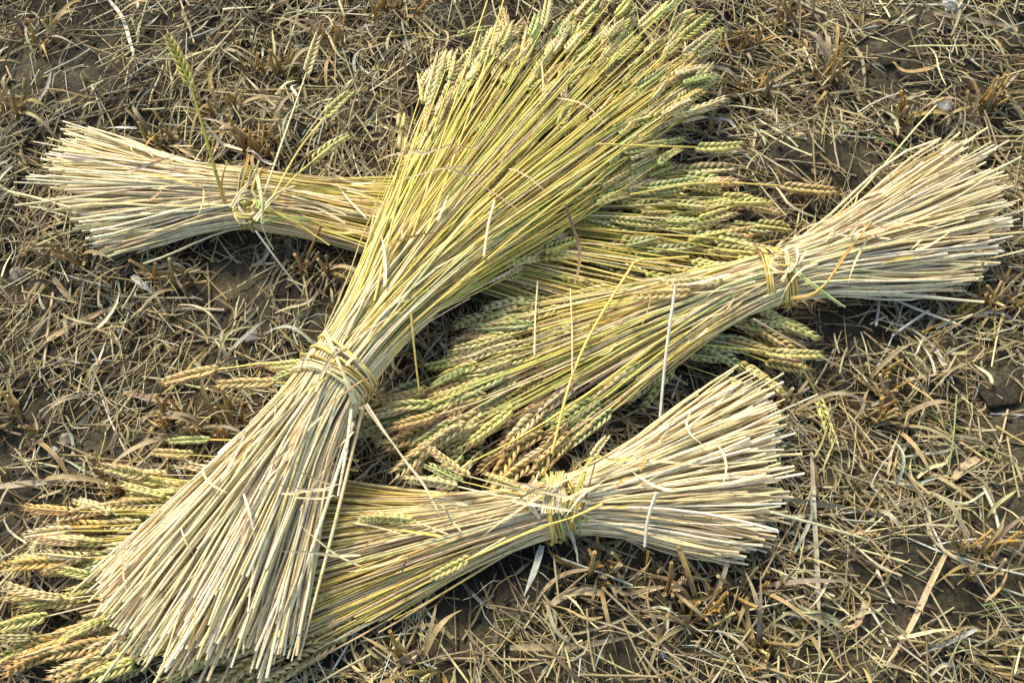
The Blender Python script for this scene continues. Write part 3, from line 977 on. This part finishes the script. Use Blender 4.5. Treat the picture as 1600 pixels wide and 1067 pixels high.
for px, c, r, lab in (
    (((1076, 401), (1030, 401), (993, 402), (985, 415), (895, 586), (862, 708)), YEL, 0.0019, "long yellow straw bent at a sharp corner across the right sheaf's ears"),
    (((1055, 448), (1043, 552), (1031, 652)), LW, 0.0021, "white straw lying upright across the lower edge of the right sheaf's ears"),
    (((773, 314), (765, 350), (756, 401)), CREAM, 0.0020, "short pale straw across the right flank of the largest sheaf"),
    (((891, 451), (893, 520), (894, 586)), TAN, 0.0011, "thin tan straw touching the bent yellow straw at mid length"),
    (((840, 441), (838, 500), (835, 556)), CREAM, 0.0012, "thin pale straw standing across the gap between largest and right sheaf"),
    (((648, 532), (651, 570), (655, 612)), YEL, 0.0014, "short yellow straw just right of the largest sheaf's binding"),
    (((1028, 761), (1016, 815), (1004, 866)), LW, 0.0023, "white straw laid across the lower sheaf's fanned cut ends"),
    (((1350, 444), (1430, 478), (1502, 509)), LW * 0.95, 0.0021, "pale straw sloping down to the right below the right sheaf's cut ends"),
    (((1451, 485), (1420, 505), (1394, 525)), LB, 0.0021, "short bluish straw on the ground under the right sheaf's cut ends"),
    (((1374, 448), (1371, 480), (1369, 509)), LB, 0.0022, "short bluish straw hanging down from beneath the right sheaf"),
    (((1303, 191), (1360, 215), (1418, 240)), np.array((0.15, 0.30, 0.07)), 0.0013, "thin bright green grass stem above the right sheaf"),
    (((1205, 801), (1300, 828), (1391, 855)), PALEG * 1.05, 0.0018, "long greenish straw running right from the lower sheaf's cut ends"),
    (((1451, 812), (1465, 840), (1478, 864)), LW, 0.0016, "short pale straw meeting the long curved leaf at a corner"),
    (((1323, 911), (1360, 962), (1392, 1012)), LW, 0.0020, "pale straw sloping down right, lower right of the lower sheaf"),
    (((1370, 889), (1384, 915), (1397, 942)), LW, 0.0018, "short white straw on bare soil between two longer sloping straws"),
    (((1536, 758), (1553, 800), (1566, 849)), LW * 0.9, 0.0023, "stout pale straw near the right edge below the bare soil"),
    (((1048, 940), (1042, 985), (1036, 1028)), LB, 0.0020, "bluish white straw upright near the bottom edge, right of the curved leaf"),
    (((678, 1028), (760, 1030), (854, 1031)), LT * 1.1, 0.0017, "level tan straw near the bottom edge below the lower sheaf"),
    (((246, 487), (300, 484), (351, 485)), LG * 1.2, 0.0026, "stout grey-tan straw lying level between upper left and largest sheaf"),
    (((216, 485), (310, 528), (405, 566)), LT * 1.1, 0.0019, "long tan straw sloping towards the largest sheaf's binding from the left"),
    (((324, 411), (325, 470), (326, 525)), LT * 0.8, 0.0016, "brown straw standing across the litter below the coiled knot"),
    (((236, 394), (235, 450), (233, 502)), np.array((0.07, 0.17, 0.09)), 0.0013, "dark green grass stem below the upper left sheaf's cut ends"),
    (((413, 404), (450, 437), (483, 465)), LW, 0.0013, "thin white straw sloping towards the left flank of the largest sheaf"),
    (((152, 461), (165, 520), (179, 586)), LW * 0.9, 0.0014, "thin pale straw, upper of two in line below the upper left sheaf"),
    (((155, 610), (175, 660), (196, 704)), LW * 0.95, 0.0014, "thin pale straw, lower of two in line left of the largest sheaf"),
    (((83, 458), (76, 520), (68, 576)), LT * 1.3, 0.0022, "stout tan straw upright near the left edge above the earth clod"),
    (((499, 10), (368, 78), (250, 132)), LT * 1.15, 0.0013, "long thin straw slanting across the top left litter"),
    (((143, 133), (152, 160), (162, 188)), LW, 0.0016, "short pale straw pointing down at the upper left sheaf's cut ends"),
    (((0, 290), (45, 300), (112, 325)), CREAM, 0.0018, "pale straw poking left beyond the upper left sheaf's cut ends"),
    (((1367, 7), (1420, 8), (1472, 10)), LW * 0.85, 0.0018, "pale straw lying level along the top edge at right"),
    (((1100, 820), (1180, 842), (1240, 865)), LT, 0.0014, "tan straw under the lower right corner of the lower sheaf's cut ends"),
    (((1575, 640), (1560, 700), (1540, 742)), LT * 1.2, 0.0016, "tan straw on the bare soil by the right edge"),
    (((14, 395), (60, 372), (110, 362)), LT * 1.2, 0.0017, "tan straw along the left edge below the upper left sheaf's cut ends"),
):
    loose("loose_straw", px, c, r, lab, lift=r + 0.001)
for px, c, r, lab in (
    (((881, 353), (905, 394), (903, 425), (898, 447)), BRN * 0.9, 0.0024, "withered brown leaf curling over the upper left sheaf's emerging straw"),
    (((847, 852), (836, 890), (819, 931)), np.array((0.34, 0.36, 0.30)), 0.0042, "blue-grey leaf strip below the lower sheaf's yellow band"),
    (((1268, 707), (1272, 800), (1276, 876), (1281, 1048)), LG * 1.15, 0.0030, "very long straight leaf running down to the bottom edge at right"),
    (((1477, 866), (1450, 920), (1424, 977), (1381, 1044)), LT * 1.2, 0.0034, "long curved tan leaf running down from a corner at lower right"),
    (((1527, 982), (1480, 1005), (1438, 1022)), LB * 0.95, 0.0025, "bluish white leaf strip near the lower right corner"),
    (((797, 1011), (900, 1008), (1007, 990)), LT * 1.15, 0.0040, "broad tan leaf lying level near the bottom edge below the curled leaf"),
    (((942, 926), (901, 924), (864, 943), (851, 972)), np.array((0.40, 0.31, 0.17)), 0.0050, "broad tan leaf curling over below the lower sheaf, lower of two"),
    (((918, 894), (880, 900), (848, 925), (827, 963)), np.array((0.34, 0.26, 0.15)), 0.0042, "broad tan leaf curling over below the lower sheaf, upper of two"),
    (((206, 431), (222, 444), (238, 457)), LB * 1.1, 0.0044, "short bluish white leaf strip left of the green grass stem"),
    (((64, 536), (132, 498), (180, 480), (233, 465)), LT * 1.2, 0.0034, "long tan leaf rising to the right below the upper left sheaf"),
    (((84, 434), (100, 455), (120, 477)), LT, 0.0045, "short broad tan leaf near the left edge below the upper left sheaf"),
    (((192, 613), (235, 622), (282, 631)), np.array((0.30, 0.19, 0.11)), 0.0040, "brown leaf strip just below the tan ear left of the largest sheaf"),
    (((170, 0), (189, 24), (203, 65), (216, 112)), LW * 0.85, 0.0030, "pale leaf hanging down from the top edge at left"),
    (((1460, 20), (1540, 30), (1590, 45), (1575, 62), (1540, 62)), LT * 1.1, 0.0036, "tan leaf looping back on itself in the top right corner"),
    (((1395, 97), (1410, 110), (1450, 108), (1485, 90)), np.array((0.40, 0.27, 0.11)), 0.0040, "orange-tan leaf curved like a bowl above the right sheaf"),
    (((1240, 48), (1270, 62), (1294, 38)), LT * 1.1, 0.0040, "tan leaf folded over beside the top right stubble"),
    (((1545, 550), (1480, 580), (1400, 600)), LT, 0.0036, "long tan leaf beside the bare soil right of the loose ears"),
    (((1456, 537), (1475, 570), (1491, 600)), LW * 0.8, 0.0038, "pale leaf strip hanging down below the right sheaf's cut ends"),
    (((1230, 780), (1300, 790), (1432, 817)), LG * 1.15, 0.0034, "long grey-tan leaf running right of the lower sheaf's cut ends"),
    (((1530, 715), (1500, 735), (1484, 760)), LT * 1.15, 0.0055, "broad tan leaf sloping left at lower right, above the stout straw"),
    (((0, 760), (40, 755), (95, 752)), LG * 1.2, 0.0040, "grey-tan leaf lying level at the left edge above the ears"),
    (((1352, 940), (1340, 975), (1300, 990)), LT, 0.0036, "curled tan leaf beside the very long straight leaf at lower right"),
):
    loose("dead_leaf", px, c, r, lab, cat="leaf", ribbon=True, group="dead leaves among the stubble", lift=0.012)


def loose_wheat(px, tip, ecol, scol, lab, var):
    p = drape(px, 0.006)
    m_ = MB()
    o0 = np.array([p[0][0], p[0][1], G(p[0][0], p[0][1])])
    root = bpy.data.objects.new("loose_wheat_stem", None)
    col.objects.link(root)
    root.location = o0
    add_tube(m_, p, 0.0014, np.asarray(scol), k=6)
    s_ = link("stalk", m_.mesh("stalk", o0), M_STALK, root)
    t_ = P(*tip, p[-1][2])
    place_ear(s_, o0, p[-1], t_ - p[-1], ecol, scale=np.linalg.norm(t_ - p[-1]) / EAR_LEN[var], var=var, roll=0.2)
    return tag(root, lab, "wheat", "single wheat stems lying loose")


loose_wheat(((1178, 498), (1296, 552), (1337, 579)), (1396, 624), E_TAN * 1.05, LT * 1.3, "single tan wheat ear on a long stem, on the litter right of the sheaves", 4)
loose_wheat(((1252, 566), (1264, 592), (1277, 618)), (1303, 702), E_YGR * 1.05, YEL * 0.9, "single green-yellow wheat ear hanging straight down, right of the lower sheaf", 2)
loose_wheat(((1440, 520), (1470, 505), (1494, 493)), (1545, 455), np.array((0.46, 0.31, 0.06)), ORG, "single orange wheat ear below the right sheaf's cut ends", 6)
loose_wheat(((985, 300), (1100, 284), (1220, 290)), (1308, 303), E_TAN, YEL, "single tan wheat ear reaching furthest right above the right sheaf's binding", 4)
loose_wheat(((930, 250), (1000, 246), (1085, 235)), (1160, 234), E_YGR, YEL, "single green-tan wheat ear lying level below the largest sheaf's ears", 2)
loose_wheat(((560, 150), (660, 80), (712, 57)), (760, 40), E_GRN * 1.1, LT, "single green wheat ear left of the largest sheaf's topmost ears", 1)

# ------------------------------------------------------------------ stones and clods


def lump(name, px, rad, c, label, cat, seed, squash=0.6, mat=None, group=None):
    r = np.random.default_rng(seed)
    p0 = P(*px)
    p0[2] = G(p0[0], p0[1])
    nu, nv = 20, 12
    th = np.arange(nu) * 2 * math.pi / nu
    ph = np.linspace(0.0, math.pi, nv)
    d = np.stack([np.outer(np.sin(ph), np.cos(th)), np.outer(np.sin(ph), np.sin(th)), np.outer(np.cos(ph), np.ones(nu))], -1)
    pl = [(lambda q: q / np.linalg.norm(q))(r.normal(0, 1, 3)) for _ in range(11)]
    rr = np.ones(d.shape[:2]) * 1.05
    for q in pl:   # cut flats, like a broken stone
        dd = d @ q
        rr = np.where(dd > 0.15, np.minimum(rr, r.uniform(0.72, 0.95) / np.maximum(dd, 0.15)), rr)
    for q in pl[:6]:
        rr = rr + 0.035 * np.sin(7 * (d @ q) + r.uniform(0, 6)) + 0.015 * np.sin(19 * (d @ q) + r.uniform(0, 6))
    v = d * rr[..., None] * rad * np.array([1.0, 0.85, squash])
    q = tube_quads(nv, nu)[:, ::-1]
    m_ = MB()
    m_.add(v, q=q, c=np.asarray(c))
    me = m_.mesh(name)
    o = link(name, me, mat or M_STONE, loc=(p0[0], p0[1], p0[2] + rad * squash * 0.35))
    o.rotation_euler.z = r.uniform(0, 6)
    return tag(o, label, cat, group)


for k, (px, rad, c, lab) in enumerate((
    ((1481, 152), 0.017, (0.30, 0.29, 0.27), "grey stone showing among straw above the right sheaf's cut ends"),
    ((1487, 16), 0.020, (0.34, 0.32, 0.28), "pale stone at the top edge, right of centre"),
    ((1249, 214), 0.009, (0.38, 0.27, 0.13), "small tan angular stone on soil above the right sheaf"),
    ((1276, 262), 0.006, (0.33, 0.25, 0.14), "tiny tan stone on bare soil above the right sheaf"),
    ((97, 678), 0.013, (0.25, 0.21, 0.16), "rounded grey-brown stone on bare soil left of the largest sheaf"),
    ((440, 500), 0.009, (0.20, 0.14, 0.09), "reddish brown stone in litter left of the largest sheaf"),
    ((18, 414), 0.014, (0.28, 0.25, 0.19), "grey stone at the left edge below the upper left sheaf"),
    ((80, 702), 0.008, (0.30, 0.28, 0.25), "small grey stone near the rounded stone at left"),
    ((392, 517), 0.012, (0.18, 0.16, 0.14), "dark grey stone next to the reddish brown stone"),
    ((1279, 512), 0.007, (0.05, 0.05, 0.07), "small black stone on soil below the right sheaf's binding"),
)):
    lump("stone", px, rad, c, lab, "stone", 40 + k, group="stones on the soil")
for k, (px, rad, lab) in enumerate((((18, 570), 0.030, "large dark earth clod at the left edge"), ((1380, 75), 0.030, "wide earth clod between stubble near the top right"),
                                    ((130, 88), 0.028, "earth clod among straw near the top left corner"), ((1575, 600), 0.034, "smooth earth clod at the right edge beside dead leaves"))):
    lump("earth_clod", px, rad, (0.06, 0.045, 0.03), lab, "clod", 70 + k, squash=0.22, mat=M_SOIL, group="earth clods")

# ------------------------------------------------------------------ stubble tufts


def stem_mesh(seed):
    r = np.random.default_rng(seed)
    m_ = MB()
    h = r.uniform(0.035, 0.075)
    n = 7
    t = np.linspace(0, 1, n)
    lean = r.normal(0, 0.10, 2)
    p = np.stack([lean[0] * h * t**2, lean[1] * h * t**2, h * t - 0.008], 1)
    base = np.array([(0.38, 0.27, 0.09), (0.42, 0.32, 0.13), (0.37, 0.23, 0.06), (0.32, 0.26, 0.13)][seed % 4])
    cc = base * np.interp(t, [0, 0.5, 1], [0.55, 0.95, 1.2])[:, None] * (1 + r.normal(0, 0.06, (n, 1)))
    rad = np.full(n, r.uniform(0.0014, 0.0022))
    rad[r.integers(2, 5)] *= 1.15
    add_tube(m_, p, rad, cc, k=7, hollow=True)
    # torn sheath
    p2 = p[:5] + np.array([0.0018, 0, 0])
    p2[-1] += np.array([0.006, 0.002, 0.004])
    add_ribbon(m_, p2, 0.0026, cc[:5] * 0.95, twist=0.5, fold=0.5)
    return m_.mesh("stem")


def blade_mesh(seed):
    r = np.random.default_rng(seed)
    m_ = MB()
    L = r.uniform(0.06, 0.12)
    n = 11
    t = np.linspace(0, 1, n)
    up = r.uniform(0.25, 0.5)
    x = L * t * 0.85
    z = L * (up * np.sin(t * math.pi * r.uniform(0.75, 1.0))) * 0.9
    y = 0.25 * L * r.normal(0, 0.8) * t**2
    w = 0.0027 * np.interp(t, [0, 0.2, 0.6, 1], [0.5, 1, 0.85, 0.05]) * r.uniform(0.7, 1.4)
    c = np.array([(0.32, 0.245, 0.12), (0.28, 0.23, 0.13), (0.36, 0.255, 0.09), (0.22, 0.165, 0.085)][seed % 4])
    add_ribbon(m_, np.stack([x, y, z + 0.004], 1), w, c, twist=r.normal(0, 1.0), fold=0.3)
    return m_.mesh("dry_blade")


STEM = [stem_mesh(s) for s in range(12)]
BLADE = [blade_mesh(s) for s in range(12)]
TUFTS = (
    ((418, 95), 13, "dense orange-tan stubble tuft near the top left, right of the long thin straw"),
    ((520, 65), 10, "pale stubble tuft at the top, left of the single green ear"),
    ((612, 30), 11, "tall tan stubble tuft at the top edge left of the largest sheaf's ears"),
    ((405, 225), 14, "orange stubble tuft just above the coiled knot"),
    ((245, 205), 8, "tan stubble tuft behind the upper left sheaf's cut ends"),
    ((345, 165), 8, "small stubble tuft right of the tall green-gold ear"),
    ((60, 60), 9, "stubble tuft near the top left corner"),
    ((20, 180), 8, "stubble tuft at the left edge above the upper left sheaf"),
    ((1165, 55), 12, "stubble tuft right of the largest sheaf's uppermost ears"),
    ((1105, 205), 8, "stubble tuft right of the largest sheaf's lower ears"),
    ((1245, 30), 10, "stubble tuft at the top edge beside the folded leaf"),
    ((1300, 125), 11, "stubble tuft below the wide earth clod near the top right"),
    ((1180, 130), 9, "stubble tuft between the largest sheaf's ears and the clod"),
    ((1550, 150), 12, "brown stubble tuft right of the grey stone near the right edge"),
    ((1420, 165), 8, "stubble tuft left of the grey stone above the right sheaf"),
    ((1560, 470), 12, "orange stubble tuft at the right edge below the right sheaf"),
    ((1400, 640), 12, "stubble tuft standing beside the tan loose ear at right"),
    ((1350, 590), 7, "small stubble tuft beside the tan loose ear's tip"),
    ((935, 890), 14, "hollow stubble tuft below the lower sheaf's yellow band"),
    ((1035, 905), 7, "small stubble tuft right of the curling leaves below the lower sheaf"),
    ((195, 755), 14, "orange stubble tuft among the lower sheaf's ears at left"),
    ((345, 665), 9, "stubble tuft against the left flank of the largest sheaf"),
    ((280, 665), 8, "stubble tuft left of the largest sheaf, under the pale straw"),
    ((30, 665), 8, "stubble tuft at the left edge below the large clod"),
    ((275, 430), 9, "stubble tuft below the upper left sheaf, beside the green stem"),
    ((110, 400), 8, "stubble tuft under the upper left sheaf's lowest cut ends"),
    ((500, 425), 7, "dark stubble tuft in the gap between upper left and largest sheaf"),
    ((1180, 905), 9, "stubble tuft below the lower sheaf's cut ends"),
    ((1100, 960), 11, "pale stubble tuft near the bottom edge, right of the bluish straw"),
    ((1230, 640), 7, "stubble tuft right of the lower sheaf's upper cut ends"),
    ((1520, 880), 9, "stubble tuft at lower right beside the stout straw"),
    ((1195, 1020), 9, "stubble tuft at the bottom edge left of the long straight leaf"),
    ((650, 1045), 8, "stubble tuft at the bottom edge under the level tan straw"),
)
first = {}
for k, ((x, y), ns, lab) in enumerate(TUFTS):
    c0 = P(x, y)
    c0[2] = G(c0[0], c0[1])
    root = bpy.data.objects.new("stubble_tuft", None)
    col.objects.link(root)
    root.location = c0
    tag(root, lab, "stubble", "stubble tufts left standing")
    for j in range(ns):
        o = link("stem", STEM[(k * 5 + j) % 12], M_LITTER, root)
        a, d_ = rng.uniform(0, 6.28), 0.022 * math.sqrt(rng.random())
        o.location = (d_ * 1.5 * math.cos(a), d_ * math.sin(a), 0)
        if float(hm(c0[0] + o.location.x, c0[1] + o.location.y)) > c0[2] + 0.03:
            o.scale.z = 0.35
        o.rotation_euler = (rng.normal(0, 0.32), rng.normal(0, 0.32), rng.uniform(0, 6.28))
        s_ = rng.uniform(0.8, 1.25)
        o.scale = (s_ ** 0.3, s_ ** 0.3, s_ * o.scale.z)
        v_ = rng.uniform(0.75, 1.2)
        o.color = (v_, v_ * rng.uniform(0.9, 1.05), v_ * rng.uniform(0.8, 1.2), 1)
    for j in range(ns // 2 + 2):
        o = link("dry_blade", BLADE[(k * 7 + j) % 12], M_LITTER, root)
        a = rng.uniform(0, 6.28)
        o.location = (0.012 * math.cos(a), 0.012 * math.sin(a), 0)
        o.rotation_euler = (rng.normal(0, 0.15), rng.normal(0, 0.2), a)
        s_ = rng.uniform(0.6, 1.15)
        if float(hm(c0[0] + 0.05 * math.cos(a), c0[1] + 0.05 * math.sin(a))) > c0[2] + 0.03:
            s_ *= 0.4
        o.scale = (s_, s_, s_)
        v_ = rng.uniform(0.75, 1.25)
        o.color = (v_, v_, v_ * rng.uniform(0.85, 1.25), 1)

# ------------------------------------------------------------------ the straw litter nobody could count
BARE = ((130, 90, 60), (60, 640, 60), (110, 690, 45), (1285, 500, 55), (1360, 500, 35), (1385, 75, 60), (1270, 255, 60), (1330, 250, 50), (1440, 860, 60), (1480, 930, 70), (1390, 950, 50), (1575, 620, 60),
        (1560, 800, 45), (150, 690, 40), (950, 1010, 50), (760, 900, 50), (1290, 860, 30), (20, 420, 35), (1180, 950, 35), (340, 45, 25), (710, 930, 40), (700, 1000, 35))
LIT_PAL = ((np.array((0.31, 0.235, 0.115)), 5), (np.array((0.29, 0.245, 0.14)), 5), (np.array((0.36, 0.255, 0.10)), 0.9), (np.array((0.46, 0.39, 0.22)), 4.2),
           (np.array((0.42, 0.42, 0.33)), 1.2), (np.array((0.13, 0.088, 0.045)), 2.0), (np.array((0.22, 0.155, 0.075)), 2.8), (np.array((0.60, 0.53, 0.33)), 1.3), (np.array((0.20, 0.24, 0.09)), 0.15))


def lit_noise(x, y):
    return 0.5 + 0.25 * math.sin(x * 9.1 + 1.3) * math.sin(y * 8.3 + 0.4) + 0.25 * math.sin(x * 21 + y * 13 + 2) * math.sin(y * 19 - x * 7)


x_lo, x_hi, y_lo, y_hi = -1.22, 1.22, -0.72, 1.10


def litter(n, kind, seed, n_out=0):
    global rng
    keep, rng = rng, np.random.default_rng(seed)
    m_ = MB()
    done = 0
    while done < n + n_out:
        x, y = rng.uniform(x_lo, x_hi), rng.uniform(y_lo, y_hi)
        if done >= n:      # the same stubble field goes on outside the picture
            x, y = rng.uniform(-2.6, 2.6), rng.uniform(-1.3, 3.0)
            if x_lo < x < x_hi and y_lo < y < y_hi:
                continue
        px, py = to_px((x, y, 0))
        if lit_noise(x, y) < rng.random() * 0.6:
            continue
        bare = 0.0
        for bx, by, br in BARE:
            d_ = math.hypot((px - bx), (py - by) * 1.2) / br
            if d_ < 1.15:
                bare = max(bare, 0.82 if d_ < 0.6 else 0.5)
        if rng.random() < bare:
            continue
        done += 1
        th = rng.uniform(0, math.pi) if rng.random() < 0.7 else rng.normal(1.9 + 0.8 * math.sin(3 * x), 0.5)
        if kind == "straw":
            L, n_, lay = rng.uniform(0.025, 0.10) * (1.8 if rng.random() < 0.12 else 1), 4, rng.random() ** 1.6 * 0.026
        elif kind == "blade":
            L, n_, lay = rng.uniform(0.03, 0.10), 8, rng.random() ** 1.4 * 0.024
        else:
            L, n_, lay = rng.uniform(0.012, 0.06), 5, rng.random() ** 1.5 * 0.018
        t = np.linspace(-0.5, 0.5, n_)
        d = np.array([math.cos(th), math.sin(th)])
        s = np.array([-d[1], d[0]])
        bend = rng.normal(0, {"straw": 0.04, "blade": 0.24, "fibre": 0.25}[kind])
        off = bend * L * (4 * t * t - 0.33) * 0.5 + (rng.normal(0, 0.03) * L * np.sin(t * 7) if kind != "straw" else 0)
        p = np.zeros((n_, 3))
        p[:, 0] = x + d[0] * t * L + s[0] * off
        p[:, 1] = y + d[1] * t * L + s[1] * off
        g = G(p[:, 0], p[:, 1])
        tilt = rng.normal(0, 0.16 if kind == "straw" else 0.22)
        arch = abs(rng.normal(0, 0.16)) * L * (1 - 4 * t * t) if kind != "straw" else 0
        cover = hm(p[:, 0], p[:, 1]).max() - g.mean()
        if cover > 0.012:      # under a sheaf: pressed flat
            p[:, 2] = g + 0.003 + rng.random() * 0.004
        else:
            p[:, 2] = np.maximum(g.mean() + 0.3 * (g - g.mean()) + lay + tilt * t * L + arch, g + 0.0015)
        c = pick(LIT_PAL) * np.array((1.10, 1.12, 1.04)) * rng.choice((0.75, 1.0, 1.22))
        cc = c * (1 + rng.normal(0, 0.05, (n_, 1)))
        if kind == "straw":
            add_tube(m_, p, rng.uniform(0.0005, 0.0016), cc, k=5, cap=True)
        elif kind == "blade":
            w = rng.uniform(0.0008, 0.0028) * np.interp(t, [-0.5, -0.3, 0.2, 0.5], [0.6, 1, 0.85, 0.1])
            add_ribbon(m_, p, w, cc, twist=rng.normal(0, 1.5), fold=rng.uniform(0.1, 0.6), roll=rng.normal(0, 0.5))
        else:
            add_tube(m_, p, rng.uniform(0.0004, 0.0008), cc, k=3, cap=False)
    rng = keep
    return m_


for nm, kind, n_, seed in (("straw_litter", "straw", 14000, 1), ("leaf_litter", "blade", 7000, 2), ("fibre_litter", "fibre", 16000, 3)):
    o = link(nm, litter(n_, kind, seed, n_out=7000 if kind != 'fibre' else 3000).mesh(nm), M_LITTER)
    tag(o, {"straw": "cut straw pieces scattered over the dark soil", "blade": "dry curled leaf bits scattered over the dark soil", "fibre": "fine fibres and chaff scattered over the dark soil"}[kind], "litter", kind="stuff")

# soil crumbs
cr = np.random.default_rng(9)
m_ = MB()
ico_v = np.array([(0, 0, 1), (0.9, 0, 0.1), (0.25, 0.85, 0.05), (-0.75, 0.5, 0.1), (-0.7, -0.55, 0), (0.3, -0.85, 0.1), (0, 0, -0.8)])
ico_t = np.array([(0, 1, 2), (0, 2, 3), (0, 3, 4), (0, 4, 5), (0, 5, 1), (6, 2, 1), (6, 3, 2), (6, 4, 3), (6, 5, 4), (6, 1, 5)])
xs, ys = cr.uniform(x_lo, x_hi, 13000), cr.uniform(y_lo, y_hi, 13000)
gs = G(xs, ys)
for x, y, g in zip(xs, ys, gs):
    r_ = 0.0008 + 0.0052 * cr.random() ** 5
    R = np.linalg.qr(cr.normal(0, 1, (3, 3)))[0]
    m_.add(ico_v * cr.uniform(0.7, 1.2, (7, 1)) @ R * r_ + np.array([x, y, g + r_ * 0.4]), t=ico_t, c=(1, 1, 1))
tag(link("soil_crumbs", m_.mesh("soil_crumbs"), M_SOIL), "small crumbs of dark earth lying between the straw", "soil", kind="stuff")

# ------------------------------------------------------------------ light
SUN_EL, SUN_AZ = math.radians(48), math.radians(-35)   # azimuth from +Y towards +X
w = bpy.data.worlds.new("World")
sc.world = w
w.use_nodes = True
nt = w.node_tree
sky = nt.nodes.new("ShaderNodeTexSky")
sky.sky_type = "NISHITA"
sky.sun_disc = False
sky.sun_elevation, sky.sun_rotation = SUN_EL, SUN_AZ
sky.air_density, sky.dust_density = 1.0, 2.0
nt.links.new(sky.outputs[0], nt.nodes["Background"].inputs["Color"])
nt.nodes["Background"].inputs["Strength"].default_value = 0.15
sd = bpy.data.lights.new("sun", "SUN")
sd.energy, sd.angle, sd.color = 2.4, math.radians(14), (1.0, 0.93, 0.75)
so = bpy.data.objects.new("sun", sd)
col.objects.link(so)
dv = Vector((math.sin(SUN_AZ) * math.cos(SUN_EL), math.cos(SUN_AZ) * math.cos(SUN_EL), math.sin(SUN_EL)))
so.rotation_euler = dv.to_track_quat("Z", "Y").to_euler()
so.location = dv * 10

vs = sc.view_settings
vs.view_transform, vs.look, vs.gamma, vs.use_curve_mapping = "Standard", "None", 1.0, False
vs.exposure = 1.16
sc.cycles.max_bounces = 6
sc.cycles.use_denoising = True
